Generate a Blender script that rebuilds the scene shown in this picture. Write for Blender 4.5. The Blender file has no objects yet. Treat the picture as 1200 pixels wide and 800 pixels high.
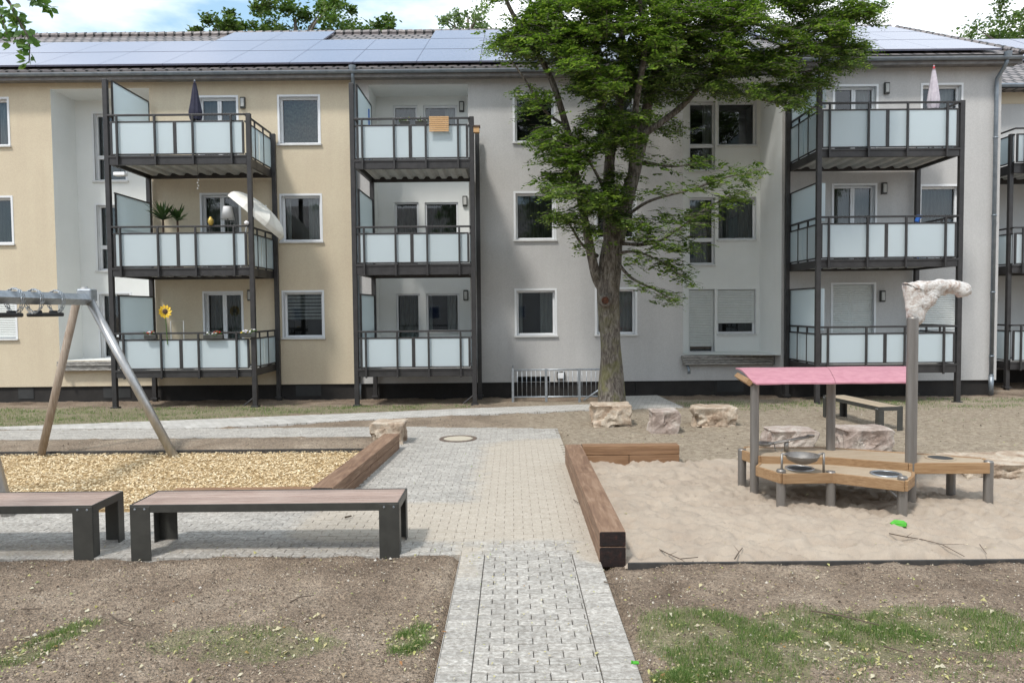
import bpy, bmesh, math, random
from mathutils import Vector, Matrix, noise as mn
rnd = random.Random(7)
S = bpy.context.scene
COL = S.collection
RAD = math.radians

# ------------------------------------------------------------------ camera
CAM_H, FPX, TILT, ROLL = 2.3, 867.0, 2.5, -0.55
cd = bpy.data.cameras.new('camera'); cam = bpy.data.objects.new('camera', cd); COL.objects.link(cam)
cd.sensor_width = 36; cd.lens = FPX / 1200 * 36; cd.clip_end = 2000; cd.clip_start = 0.05
CR = Matrix.Rotation(RAD(90 - TILT), 3, 'X') @ Matrix.Rotation(RAD(ROLL), 3, 'Z')
cam.matrix_world = Matrix.Translation((0, 0, CAM_H)) @ CR.to_4x4()
S.camera = cam

# ------------------------------------------------------------------ light
SUN_EL, SUN_AZ = 56, 215          # azimuth of the sun measured clockwise from +Y : behind the camera, to the left
w = bpy.data.worlds.new('World'); S.world = w; w.use_nodes = True
nt = w.node_tree; N = nt.nodes; L = nt.links; N.clear()
sky = N.new('ShaderNodeTexSky'); sky.sky_type = 'NISHITA'; sky.sun_disc = False
sky.sun_elevation = RAD(SUN_EL); sky.sun_rotation = RAD(SUN_AZ)
tc = N.new('ShaderNodeTexCoord'); mp = N.new('ShaderNodeMapping'); mp.inputs['Scale'].default_value = (1.1, 1.1, 3.0)
mp.inputs['Location'].default_value = (0.35, 0.1, 0.2)
nz = N.new('ShaderNodeTexNoise'); nz.inputs['Scale'].default_value = 2.3; nz.inputs['Detail'].default_value = 7; nz.inputs['Roughness'].default_value = .55
rp = N.new('ShaderNodeValToRGB'); rp.color_ramp.elements[0].position = .38; rp.color_ramp.elements[1].position = .56
mx = N.new('ShaderNodeMixRGB'); mx.inputs[2].default_value = (8.6, 8.9, 9.3, 1)
bg = N.new('ShaderNodeBackground'); bg.inputs['Strength'].default_value = 0.14; wo = N.new('ShaderNodeOutputWorld')
L.new(tc.outputs['Generated'], mp.inputs[0]); L.new(mp.outputs[0], nz.inputs['Vector']); L.new(nz.outputs[0], rp.inputs[0])
pale = N.new('ShaderNodeMixRGB'); pale.inputs[0].default_value = .6; pale.inputs[2].default_value = (3.3, 5.2, 6.6, 1); L.new(sky.outputs[0], pale.inputs[1])
L.new(rp.outputs[0], mx.inputs[0]); L.new(pale.outputs[0], mx.inputs[1]); L.new(mx.outputs[0], bg.inputs[0]); L.new(bg.outputs[0], wo.inputs[0])
sd = bpy.data.lights.new('sun', 'SUN'); sd.energy = 2.3; sd.angle = RAD(7); sd.color = (1, .96, .9)
so = bpy.data.objects.new('sun', sd); COL.objects.link(so)
sdir = Vector((math.sin(RAD(SUN_AZ)) * math.cos(RAD(SUN_EL)), math.cos(RAD(SUN_AZ)) * math.cos(RAD(SUN_EL)), math.sin(RAD(SUN_EL))))
so.rotation_euler = sdir.to_track_quat('Z', 'Y').to_euler(); so.location = sdir * 50
vs = S.view_settings; vs.view_transform = 'Standard'; vs.look = 'None'; vs.gamma = 1; vs.exposure = 0.36; vs.use_curve_mapping = False

# ------------------------------------------------------------------ measuring helpers (where a sight line meets a depth or a height)
def ray(px, py): return CR @ Vector(((px - 600) / FPX, -(py - 400) / FPX, -1))
def P(px, py, Y):
    d = ray(px, py); t = Y / d.y
    return Vector((d.x * t, Y, CAM_H + d.z * t))
def U(px, py, z=0.0):
    d = ray(px, py); t = (z - CAM_H) / d.z
    return Vector((d.x * t, d.y * t, z))
def G(px, py): return U(px, py, 0.0)
def rect(x0, y0, x1, y1, Y):
    cx, cy = (x0 + x1) / 2, (y0 + y1) / 2
    return P(x0, cy, Y).x, P(x1, cy, Y).x, P(cx, y1, Y).z, P(cx, y0, Y).z

# ------------------------------------------------------------------ materials
MATS = {}
def new_mat(name):
    m = bpy.data.materials.new(name); m.use_nodes = True; MATS[name] = m
    return m, m.node_tree.nodes, m.node_tree.links, m.node_tree.nodes['Principled BSDF']
def pos(N): return N.new('ShaderNodeNewGeometry').outputs['Position']
def noise_node(N, L, src, scale, detail=4, rough=.55, stretch=None, dist=0):
    if stretch:
        mp = N.new('ShaderNodeMapping'); mp.inputs['Scale'].default_value = stretch; L.new(src, mp.inputs[0]); src = mp.outputs[0]
    n = N.new('ShaderNodeTexNoise'); n.inputs['Scale'].default_value = scale; n.inputs['Detail'].default_value = detail
    n.inputs['Roughness'].default_value = rough; n.inputs['Distortion'].default_value = dist
    L.new(src, n.inputs['Vector']); return n.outputs[0]
def ramp(N, L, src, stops):
    r = N.new('ShaderNodeValToRGB'); e = r.color_ramp.elements
    while len(e) < len(stops): e.new(.5)
    for i, (p, c) in enumerate(stops):
        e[i].position = p; e[i].color = (*c, 1) if isinstance(c, tuple) else (c, c, c, 1)
    L.new(src, r.inputs[0]); return r.outputs[0]
def mixc(N, L, fac, a, b, mode='MIX'):
    m = N.new('ShaderNodeMixRGB'); m.blend_type = mode
    for i, v in ((0, fac), (1, a), (2, b)):
        if isinstance(v, (int, float)): m.inputs[i].default_value = v if i == 0 else (v, v, v, 1)
        elif isinstance(v, tuple): m.inputs[i].default_value = (*v, 1)
        else: L.new(v, m.inputs[i])
    return m.outputs[0]
def bump(N, L, B, h, strength=.3, dist=.01):
    b = N.new('ShaderNodeBump'); b.inputs['Strength'].default_value = strength; b.inputs['Distance'].default_value = dist
    L.new(h, b.inputs['Height']); L.new(b.outputs[0], B.inputs['Normal'])
def mat(name, c1, c2=None, scale=8, rough=.7, metal=0, bs=0, bd=.004, bscale=60, stretch=None, lo=.35, hi=.65, detail=5, spec=.5):
    m, N, L, B = new_mat(name)
    B.inputs['Roughness'].default_value = rough; B.inputs['Metallic'].default_value = metal
    B.inputs['Specular IOR Level'].default_value = spec
    if c2 is None: c2 = tuple(v * .85 for v in c1)
    p = pos(N)
    f = ramp(N, L, noise_node(N, L, p, scale, detail, .6, stretch), [(lo, 0.0), (hi, 1.0)])
    L.new(mixc(N, L, f, c1, c2), B.inputs['Base Color'])
    if bs: bump(N, L, B, noise_node(N, L, p, bscale, 4, .6, stretch), bs, bd)
    return m

def stucco(name, c1, c2):
    m, N, L, B = new_mat(name); B.inputs['Roughness'].default_value = .95; p = pos(N)
    a = noise_node(N, L, p, .8, 6, .65); st_ = noise_node(N, L, p, 2.2, 5, .6, (1.4, 1.4, .12)); g = noise_node(N, L, p, 45, 3, .7)
    c = mixc(N, L, ramp(N, L, a, [(.35, 0.), (.65, 1.)]), c1, c2)
    c = mixc(N, L, .18, c, ramp(N, L, st_, [(.3, .40), (.62, .58)]), 'OVERLAY'); c = mixc(N, L, .35, c, ramp(N, L, g, [(.3, .36), (.7, .64)]), 'OVERLAY')
    L.new(c, B.inputs['Base Color']); bump(N, L, B, noise_node(N, L, p, 70, 4, .7), .6, .008)
stucco('beige_stucco', (.60, .515, .38), (.565, .48, .355)); stucco('grey_stucco', (.505, .495, .482), (.47, .46, .448)); stucco('white_stucco', (.78, .79, .77), (.74, .75, .73))
mat('plinth', (.028, .025, .023), (.018, .016, .015), 3, .9, bs=.4, bscale=30)
mat('white_plastic', (.74, .75, .76), (.70, .71, .72), 4, .4)
mat('window_stone', (.66, .66, .65), (.58, .58, .57), 6, .7)
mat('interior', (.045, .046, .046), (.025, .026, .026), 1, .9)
mat('curtain', (.20, .22, .19), (.11, .12, .10), 5, .9, stretch=(6, 1, .4))
mat('lace', (.16, .22, .17), (.05, .08, .06), 14, .9)
mat('sheer', (.52, .54, .53), (.38, .40, .39), 5, .9, stretch=(6, 1, .4))
mat('shutter_slats', (.66, .68, .66), (.62, .64, .62), 5, .6)
mat('dark_steel', (.05, .047, .047), (.036, .034, .034), 6, .45, metal=.3, bs=.15, bscale=40)
mat('bench_steel', (.062, .062, .056), (.048, .048, .044), 9, .42, metal=.2, bs=.12, bscale=120)
mat('galvanised', (.42, .45, .48), (.30, .33, .36), 12, .42, metal=.75, bs=.1)
mat('zinc', (.26, .29, .32), (.19, .22, .25), 6, .45, metal=.6)
mat('brushed_steel', (.47, .465, .46), (.37, .365, .36), 5, .42, metal=.8, stretch=(4, 4, .7), bs=.1)
mat('play_steel', (.265, .25, .235), (.215, .20, .185), 3, .45, metal=.65, stretch=(6, 6, .6), bs=.1)
mat('slab_light', (.50, .50, .48), (.42, .42, .40), 5, .8)
mat('roof_board', (.22, .21, .20), (.14, .13, .13), 5, .7)
mat('old_flashing', (.16, .15, .14), (.42, .40, .37), 9, .8, bs=.6, bd=.02, bscale=12, stretch=(1, 1, 5))
mat('concrete', (.40, .38, .35), (.32, .30, .27), 6, .9, bs=.4, bscale=40)
mat('pink_sheet', (.50, .235, .275), (.42, .18, .22), 10, .6, bs=.2, bscale=50)
mat('lid', (.48, .43, .34), (.42, .37, .29), 14, .9, bs=.3)
mat('iron', (.17, .12, .09), (.09, .07, .055), 20, .8, bs=.3)
mat('black_rubber', (.018, .018, .02), (.012, .012, .013), 9, .5)
mat('navy_cloth', (.035, .035, .06), (.02, .02, .04), 9, .9)
mat('lilac_cloth', (.58, .53, .57), (.46, .41, .46), 9, .9)
mat('cream_cloth', (.78, .76, .70), (.68, .66, .60), 6, .9)
mat('lamp_white', (.82, .82, .82), (.78, .78, .78), 6, .6)
mat('gold', (.55, .40, .10), (.35, .24, .06), 15, .4, metal=.5)
mat('yellow', (.80, .55, .04), (.70, .42, .02), 15, .5)
mat('brown', (.06, .03, .015), None, 15, .7)
mat('red', (.5, .03, .04), None, 15, .6)
mat('white_petal', (.8, .78, .78), None, 15, .6)
mat('blue', (.02, .12, .45), None, 15, .5)
mat('green_plastic', (.08, .42, .03), None, 15, .5)
mat('slat_mat', (.62, .40, .20), (.48, .28, .13), 20, .7, stretch=(1, 1, 8))
mat('pot', (.30, .14, .08), None, 15, .8)
mat('clear_frame', (.55, .56, .55), None, 9, .4)
mat('chip_bed', (.44, .31, .15), (.28, .19, .09), 40, .9, bs=.8, bscale=60)
mat('edging', (.035, .033, .032), (.06, .055, .05), 12, .7)
mat('twig_bark', (.07, .05, .035), (.12, .09, .065), 20, .9)
mat('knot_wood', (.13, .045, .02), (.03, .015, .01), 18, .9, bs=.8, bscale=30)
mat('blue_glass', (.05, .09, .20), (.03, .05, .12), 3, .1)
mat('smoke', (.02, .02, .02), None, 9, .3)

def wood(name, c1, c2, c3, stretch, rough=.75, sc=6):
    m, N, L, B = new_mat(name); B.inputs['Roughness'].default_value = rough
    p = pos(N)
    a = noise_node(N, L, p, sc, 8, .65, stretch, .6); b = noise_node(N, L, p, 1.7, 4)
    g = N.new('ShaderNodeNewGeometry').outputs['Random Per Island']
    c = ramp(N, L, a, [(.3, c1), (.52, c2), (.72, c3)])
    c = mixc(N, L, ramp(N, L, b, [(.35, 0.), (.7, .35)]), c, c3)
    c = mixc(N, L, .5, c, ramp(N, L, g, [(0, .35), (1, .65)]), 'OVERLAY')
    L.new(c, B.inputs['Base Color']); bump(N, L, B, a, .5, .006); return m
wood('timber', (.10, .05, .03), (.19, .11, .065), (.30, .20, .135), (3, .35, 6))
wood('timber_cross', (.12, .06, .03), (.22, .12, .06), (.31, .19, .11), (.35, 3, 6))
wood('bench_wood', (.19, .12, .095), (.32, .23, .19), (.44, .35, .30), (.4, 9, 9), sc=9)
wood('deck_wood', (.17, .09, .04), (.28, .165, .078), (.38, .25, .14), (.4, 3, 9), sc=7)
wood('deck_top', (.28, .21, .14), (.37, .29, .20), (.43, .36, .27), (.5, 5, 5), sc=7)
wood('pole_wood', (.17, .12, .085), (.26, .20, .15), (.37, .32, .27), (8, 8, .5))
def shaded_endgrain():
    m, N, L, B = new_mat('shaded_timber_end'); B.inputs['Roughness'].default_value = .8
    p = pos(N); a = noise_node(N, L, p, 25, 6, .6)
    L.new(ramp(N, L, a, [(.35, (.006, .003, .003)), (.6, (.018, .007, .005)), (.75, (.06, .02, .014))]), B.inputs['Base Color']); bump(N, L, B, a, .6, .01)  # near-black colour holds the shade on the beam ends, plus wet wood
shaded_endgrain()

def glass(name):
    m, N, L, B = new_mat(name); N.remove(B); out = [n for n in N if n.type == 'OUTPUT_MATERIAL'][0]
    t = N.new('ShaderNodeBsdfTransparent'); t.inputs[0].default_value = (.72, .76, .76, 1)
    g = N.new('ShaderNodeBsdfGlossy'); g.inputs['Roughness'].default_value = .02; g.inputs[0].default_value = (.9, .95, 1, 1)
    f = N.new('ShaderNodeFresnel'); f.inputs[0].default_value = 1.75
    x = N.new('ShaderNodeMixShader'); L.new(f.outputs[0], x.inputs[0]); L.new(t.outputs[0], x.inputs[1]); L.new(g.outputs[0], x.inputs[2]); L.new(x.outputs[0], out.inputs[0])
glass('window_glass')
def frosted():
    m, N, L, B = new_mat('frosted_glass'); out = [n for n in N if n.type == 'OUTPUT_MATERIAL'][0]
    B.inputs['Base Color'].default_value = (.70, .765, .79, 1); B.inputs['Roughness'].default_value = .2
    t = N.new('ShaderNodeBsdfTranslucent'); t.inputs[0].default_value = (.78, .87, .90, 1)
    x = N.new('ShaderNodeMixShader'); x.inputs[0].default_value = .45; L.new(B.outputs[0], x.inputs[1]); L.new(t.outputs[0], x.inputs[2]); L.new(x.outputs[0], out.inputs[0])
frosted()
def solar():
    m, N, L, B = new_mat('solar_glass'); p = pos(N)
    n = noise_node(N, L, p, .35, 3)
    g = N.new('ShaderNodeNewGeometry').outputs['Random Per Island']
    L.new(mixc(N, L, n, (.14, .15, .22), (.19, .20, .28)), B.inputs['Base Color']); B.inputs['Roughness'].default_value = .22  # pale bluish base colour carries the reflected sky
    B.inputs['Specular IOR Level'].default_value = .9
solar()
def tiles():
    m, N, L, B = new_mat('roof_tiles'); B.inputs['Roughness'].default_value = .55; p = pos(N)
    br = N.new('ShaderNodeTexBrick'); br.inputs['Scale'].default_value = 1; br.inputs['Brick Width'].default_value = .30; br.inputs['Row Height'].default_value = .33
    br.inputs['Mortar Size'].default_value = .045; br.inputs['Mortar Smooth'].default_value = .6
    br.inputs['Color1'].default_value = (.17, .15, .15, 1); br.inputs['Color2'].default_value = (.25, .22, .21, 1); br.inputs['Mortar'].default_value = (.02, .02, .02, 1)
    L.new(p, br.inputs['Vector']); L.new(br.outputs['Color'], B.inputs['Base Color']); 
    iv = N.new('ShaderNodeMath'); iv.operation = 'SUBTRACT'; iv.inputs[0].default_value = 1; L.new(br.outputs['Fac'], iv.inputs[1]); bump(N, L, B, iv.outputs[0], .9, .05)
tiles()
def paver(name, sandy):
    m, N, L, B = new_mat(name); B.inputs['Roughness'].default_value = .9; p = pos(N)
    g = N.new('ShaderNodeNewGeometry').outputs['Random Per Island']
    a = noise_node(N, L, p, 34, 5, .65, (.75, 1, 1), .7); b = noise_node(N, L, p, 120, 3, .6)
    c = ramp(N, L, a, [(.32, (.225, .205, .18)), (.5, (.335, .312, .28)), (.66, (.50, .475, .435))])
    c = mixc(N, L, .7, c, ramp(N, L, g, [(0, .42), (1, .60)]), 'OVERLAY')
    c = mixc(N, L, .25, c, ramp(N, L, b, [(.3, .3), (.7, .7)]), 'OVERLAY')
    # drifted sand: lies where the children carry it from the sand pit
    at = N.new('ShaderNodeAttribute'); at.attribute_name = 'sand'
    n2 = noise_node(N, L, p, 2.6, 12, .9)
    ad = N.new('ShaderNodeMath'); ad.operation = 'MULTIPLY_ADD'; ad.inputs[1].default_value = 1.15; L.new(at.outputs['Fac'], ad.inputs[0]); L.new(n2, ad.inputs[2])
    k = ramp(N, L, ad.outputs[0], [(.80, 0.), (1.55, .62)])
    c = mixc(N, L, k, c, mixc(N, L, ramp(N, L, noise_node(N, L, p, 60, 4, .7), [(.35, 0.), (.65, 1.)]), (.35, .29, .22), (.52, .45, .36)))
    L.new(c, B.inputs['Base Color'])
    h = mixc(N, L, .4, a, b); bump(N, L, B, h, .8, .006)
paver('paving_stone', 1)
def joint():
    mat('joint_sand', (.10, .085, .07), (.05, .042, .035), 9, .95, bs=.6, bscale=120)
joint()
mat('joint_light', (.25, .21, .16), (.12, .10, .08), 9, .95, bs=.6, bscale=120)
def far_paver():
    m, N, L, B = new_mat('path_stone'); B.inputs['Roughness'].default_value = .9; p = pos(N)
    br = N.new('ShaderNodeTexBrick'); br.inputs['Scale'].default_value = 1; br.inputs['Brick Width'].default_value = .2; br.inputs['Row Height'].default_value = .1
    br.inputs['Mortar Size'].default_value = .006; br.inputs['Color1'].default_value = (.42, .40, .37, 1); br.inputs['Color2'].default_value = (.52, .50, .47, 1); br.inputs['Mortar'].default_value = (.26, .24, .20, 1)
    mp = N.new('ShaderNodeMapping'); mp.inputs['Rotation'].default_value = (0, 0, RAD(14)); L.new(p, mp.inputs[0]); L.new(mp.outputs[0], br.inputs['Vector'])
    c = mixc(N, L, .6, br.outputs['Color'], ramp(N, L, noise_node(N, L, p, 3, 6, .7), [(.3, .35), (.7, .62)]), 'OVERLAY')
    L.new(c, B.inputs['Base Color'])
far_paver()
def soil():
    m, N, L, B = new_mat('soil'); B.inputs['Roughness'].default_value = .97; p = pos(N)
    a = noise_node(N, L, p, 1.1, 7, .65); b = noise_node(N, L, p, 34, 6, .75); v = N.new('ShaderNodeTexVoronoi'); v.inputs['Scale'].default_value = 55; L.new(p, v.inputs['Vector'])
    c = ramp(N, L, a, [(.32, (.165, .117, .08)), (.5, (.275, .206, .147)), (.68, (.40, .315, .235))])
    c = mixc(N, L, .9, c, ramp(N, L, b, [(.30, .12), (.5, .5), (.68, .85)]), 'OVERLAY')
    at = N.new('ShaderNodeAttribute'); at.attribute_name = 'grass'; n2 = noise_node(N, L, p, 3.5, 7, .75)
    ad = N.new('ShaderNodeMath'); ad.operation = 'MULTIPLY_ADD'; ad.inputs[1].default_value = .9; L.new(at.outputs['Fac'], ad.inputs[0]); L.new(n2, ad.inputs[2])
    c = mixc(N, L, ramp(N, L, ad.outputs[0], [(.86, 0.), (1.25, .55)]), c, mixc(N, L, b, (.13, .16, .05), (.26, .25, .12)))
    at2 = N.new('ShaderNodeAttribute'); at2.attribute_name = 'dry'
    c = mixc(N, L, at2.outputs['Fac'], c, mixc(N, L, ramp(N, L, noise_node(N, L, p, 9, 9, .85), [(.40, 0.), (.60, 1.)]), (.24, .185, .13), (.52, .44, .33)))
    L.new(c, B.inputs['Base Color'])
    h = mixc(N, L, .5, b, v.outputs['Distance']); bump(N, L, B, h, 1, .05)
soil()
def sandm():
    m, N, L, B = new_mat('sand'); B.inputs['Roughness'].default_value = .97; p = pos(N)
    a = noise_node(N, L, p, 2, 6, .6); b = noise_node(N, L, p, 160, 3, .7)
    c = ramp(N, L, a, [(.3, (.31, .25, .195)), (.7, (.395, .33, .262))])
    c = mixc(N, L, .35, c, ramp(N, L, b, [(.3, .3), (.7, .7)]), 'OVERLAY'); L.new(c, B.inputs['Base Color']); bump(N, L, B, b, .4, .004)
sandm()
def island(name, stops, rough=.8, transl=0, nscale=None):
    m, N, L, B = new_mat(name); B.inputs['Roughness'].default_value = rough
    g = N.new('ShaderNodeNewGeometry').outputs['Random Per Island']
    c = ramp(N, L, g, stops)
    if nscale: c = mixc(N, L, .6, c, ramp(N, L, noise_node(N, L, pos(N), nscale, 4), [(.35, .32), (.65, .68)]), 'OVERLAY')
    L.new(c, B.inputs['Base Color'])
    if transl:
        out = [n for n in N if n.type == 'OUTPUT_MATERIAL'][0]
        t = N.new('ShaderNodeBsdfTranslucent'); L.new(mixc(N, L, 1., c, (1.0, 1.25, .45), 'MULTIPLY'), t.inputs[0])
        x = N.new('ShaderNodeMixShader'); x.inputs[0].default_value = transl; L.new(B.outputs[0], x.inputs[1]); L.new(t.outputs[0], x.inputs[2]); L.new(x.outputs[0], out.inputs[0])
    return m
island('chips', [(0, (.32, .21, .10)), (.2, (.58, .43, .24)), (.6, (.70, .55, .33)), (1, (.82, .71, .51))], .85)
island('leaves', [(0, (.05, .085, .018)), (.45, (.10, .165, .032)), (.8, (.19, .265, .06)), (1, (.34, .40, .12))], .5, .4, .9)
island('leaves_bright', [(0, (.07, .15, .03)), (.6, (.11, .21, .045)), (1, (.20, .30, .07))], .5, .4)
island('leaves_far', [(0, (.045, .085, .02)), (.6, (.085, .14, .035)), (1, (.17, .22, .07))], .6, .35, .25)
island('leaves_pale', [(0, (.11, .16, .09)), (.6, (.17, .23, .12)), (1, (.25, .30, .18))], .6, .35)
island('grass_blades', [(0, (.06, .12, .025)), (.5, (.11, .20, .04)), (.8, (.19, .27, .08)), (1, (.42, .38, .20))], .6, .3)
island('litter', [(0, (.48, .48, .15)), (.3, (.50, .43, .22)), (.55, (.60, .55, .42)), (.8, (.38, .28, .17)), (.92, (.22, .34, .07)), (1, (.35, .14, .06))], .7, .2)
island('pebbles', [(0, (.07, .05, .035)), (.4, (.15, .11, .08)), (.8, (.30, .24, .18)), (.96, (.42, .36, .28)), (1, (.62, .58, .52))], .9)
island('palm', [(0, (.02, .045, .012)), (1, (.06, .11, .03))], .45, .15)
def rockm(name, stops):
    m, N, L, B = new_mat(name); B.inputs['Roughness'].default_value = .95; p = pos(N)
    a = noise_node(N, L, p, 3.2, 8, .65, None, .7); b = noise_node(N, L, p, 26, 6, .7)
    c = ramp(N, L, a, stops); c = mixc(N, L, .55, c, ramp(N, L, b, [(.3, .3), (.7, .7)]), 'OVERLAY'); L.new(c, B.inputs['Base Color'])
    v = N.new('ShaderNodeTexVoronoi'); v.inputs['Scale'].default_value = 6; v.feature = 'DISTANCE_TO_EDGE'; L.new(p, v.inputs['Vector'])
    cr = ramp(N, L, v.outputs['Distance'], [(0, 0.), (.06, 1.)]); bump(N, L, B, mixc(N, L, .12, mixc(N, L, .5, a, b), cr), 1, .03)
rockm('rock_tan', [(.3, (.22, .15, .10)), (.48, (.40, .31, .23)), (.62, (.52, .45, .36)), (.75, (.36, .26, .18))])
rockm('rock_pink', [(.3, (.22, .165, .135)), (.48, (.36, .29, .25)), (.64, (.46, .41, .36)), (.8, (.28, .21, .165))])
def barkm():
    m, N, L, B = new_mat('bark'); B.inputs['Roughness'].default_value = .95; p = pos(N)
    a = noise_node(N, L, p, 11, 8, .7, (1.6, 1.6, .45), .8); mo = noise_node(N, L, p, 2.6, 6, .65)
    c = ramp(N, L, a, [(.34, (.035, .028, .022)), (.48, (.12, .10, .082)), (.6, (.23, .205, .175))])
    sx = N.new('ShaderNodeSeparateXYZ'); L.new(p, sx.inputs[0])
    mr = N.new('ShaderNodeMapRange'); mr.inputs[1].default_value = 3.6; mr.inputs[2].default_value = .2; L.new(sx.outputs[2], mr.inputs[0])
    k = N.new('ShaderNodeMath'); k.operation = 'MULTIPLY'; L.new(mr.outputs[0], k.inputs[0]); L.new(ramp(N, L, mo, [(.48, 0.), (.62, .7)]), k.inputs[1])
    c = mixc(N, L, k.outputs[0], c, (.17, .165, .06)); L.new(c, B.inputs['Base Color']); bump(N, L, B, a, 1, .04)
barkm()
def wrapm():
    m, N, L, B = new_mat('wrap'); p = pos(N); B.inputs['Roughness'].default_value = .38
    a = noise_node(N, L, p, 9, 6, .65, None, 1.2)
    L.new(ramp(N, L, a, [(.28, (.22, .12, .09)), (.38, (.42, .33, .28)), (.50, (.62, .58, .54)), (.68, (.76, .75, .73))]), B.inputs['Base Color']); bump(N, L, B, noise_node(N, L, p, 24, 5, .6, None, 2), .9, .02)
wrapm()

# ------------------------------------------------------------------ mesh helpers
class MB:
    def __init__(s): s.v = []; s.f = []; s.mi = []; s.cur = 0
    def face(s, pts, m=None):
        n = len(s.v); s.v += [tuple(p) for p in pts]; s.f.append(tuple(range(n, n + len(pts)))); s.mi.append(s.cur if m is None else m); return s
    def add(s, vs, fs, m=None):
        n = len(s.v); s.v += [tuple(p) for p in vs]
        for f in fs: s.f.append(tuple(n + i for i in f)); s.mi.append(s.cur if m is None else m)
        return s
    def box(s, x0, x1, y0, y1, z0, z1, M=None, m=None):
        v = [Vector((x, y, z)) for z in (z0, z1) for y in (y0, y1) for x in (x0, x1)]
        if M: v = [M @ p for p in v]
        return s.add(v, [(0, 2, 3, 1), (4, 5, 7, 6), (0, 1, 5, 4), (2, 6, 7, 3), (0, 4, 6, 2), (1, 3, 7, 5)], m)
    def bbox(s, x0, x1, y0, y1, z0, z1, c=.006, M=None, m=None):     # bevelled box
        bm = bmesh.new(); bmesh.ops.create_cube(bm, size=1)
        for v in bm.verts: v.co = Vector(((x0 + x1) / 2 + v.co.x * (x1 - x0), (y0 + y1) / 2 + v.co.y * (y1 - y0), (z0 + z1) / 2 + v.co.z * (z1 - z0)))
        bmesh.ops.bevel(bm, geom=bm.edges[:], offset=c, segments=2, affect='EDGES', profile=.5)
        bm.verts.index_update(); vs = [(M @ v.co if M else v.co.copy()) for v in bm.verts]; fs = [tuple(v.index for v in f.verts) for f in bm.faces]; bm.free()
        return s.add(vs, fs, m)
    def tube(s, pts, rad, n=10, cap=True, m=None, jag=0):
        pts = [Vector(p) for p in pts]; rad = rad if isinstance(rad, (list, tuple)) else [rad] * len(pts)
        vs = []; up = None
        for i, p in enumerate(pts):
            t = (pts[min(i + 1, len(pts) - 1)] - pts[max(i - 1, 0)]).normalized()
            if up is None: up = Vector((1, 0, 0)) if abs(t.x) < .9 else Vector((0, 1, 0))
            a = t.cross(up).normalized(); b = a.cross(t).normalized(); up = b
            for k in range(n):
                q = 2 * math.pi * k / n; r = rad[i]
                if jag: r *= 1 + jag * mn.noise(Vector((math.cos(q) * 1.6, math.sin(q) * 1.6, p.z * 1.2 + p.x)))
                vs.append(p + (a * math.cos(q) + b * math.sin(q)) * r)
        fs = [(i * n + k, i * n + (k + 1) % n, (i + 1) * n + (k + 1) % n, (i + 1) * n + k) for i in range(len(pts) - 1) for k in range(n)]
        if cap: fs += [tuple(range(n - 1, -1, -1)), tuple((len(pts) - 1) * n + k for k in range(n))]
        return s.add(vs, fs, m)
    def prism(s, poly, z0, z1, m=None):      # poly of xy points, counter-clockwise
        n = len(poly); vs = [(p[0], p[1], z0) for p in poly] + [(p[0], p[1], z1) for p in poly]
        return s.add(vs, [tuple(range(n - 1, -1, -1)), tuple(range(n, 2 * n))] + [(i, (i + 1) % n, n + (i + 1) % n, n + i) for i in range(n)], m)
    def lathe(s, prof, c, n=20, m=None, M=None):
        vs = []
        for r, z in prof:
            for k in range(n):
                q = 2 * math.pi * k / n; v = Vector((r * math.cos(q), r * math.sin(q), z)); vs.append((M @ v if M else v) + Vector(c))
        fs = [(i * n + k, i * n + (k + 1) % n, (i + 1) * n + (k + 1) % n, (i + 1) * n + k) for i in range(len(prof) - 1) for k in range(n)]
        return s.add(vs, fs, m)
    def build(s, name, mats, parent=None, smooth=False, origin=None):
        o_ = Vector(origin) if origin is not None else (Vector(parent['_o']) if parent is not None else Vector((0, 0, 0)))
        me = bpy.data.meshes.new(name); me.from_pydata([tuple(Vector(p) - o_) for p in s.v], [], s.f); me.update()
        for m in (mats if isinstance(mats, (list, tuple)) else [mats]): me.materials.append(MATS[m])
        if any(s.mi): me.polygons.foreach_set('material_index', s.mi)
        if smooth: me.polygons.foreach_set('use_smooth', [True] * len(me.polygons))
        ob = bpy.data.objects.new(name, me); COL.objects.link(ob)
        if parent is not None: ob.parent = parent; ob['_o'] = tuple(o_)
        else: ob.location = o_; ob['_o'] = tuple(o_)
        return ob
def tag(o, label=None, cat=None, group=None, kind=None):
    if label: o['label'] = label
    if cat: o['category'] = cat
    if group: o['group'] = group
    if kind: o['kind'] = kind
    return o
def thing(name, loc, label, cat, group=None):
    o = bpy.data.objects.new(name, None); COL.objects.link(o); o.location = loc; o['_o'] = tuple(loc); o.empty_display_size = .2
    return tag(o, label, cat, group)
# parts are written in world metres; build() subtracts the thing's base '_o' (parents are never rotated)
def smooth_angle(o, deg=40):
    o.data.polygons.foreach_set('use_smooth', [True] * len(o.data.polygons)); o.data.set_sharp_from_angle(angle=RAD(deg)) if hasattr(o.data, 'set_sharp_from_angle') else None
    return o
def inside(x, y, poly):
    r = False; j = len(poly) - 1
    for i in range(len(poly)):
        xi, yi = poly[i][0], poly[i][1]; xj, yj = poly[j][0], poly[j][1]
        if (yi > y) != (yj > y) and x < (xj - xi) * (y - yi) / (yj - yi) + xi: r = not r
        j = i
    return r
def sst(a, b, x):
    t = max(0, min(1, (x - a) / (b - a))); return t * t * (3 - 2 * t)

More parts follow.
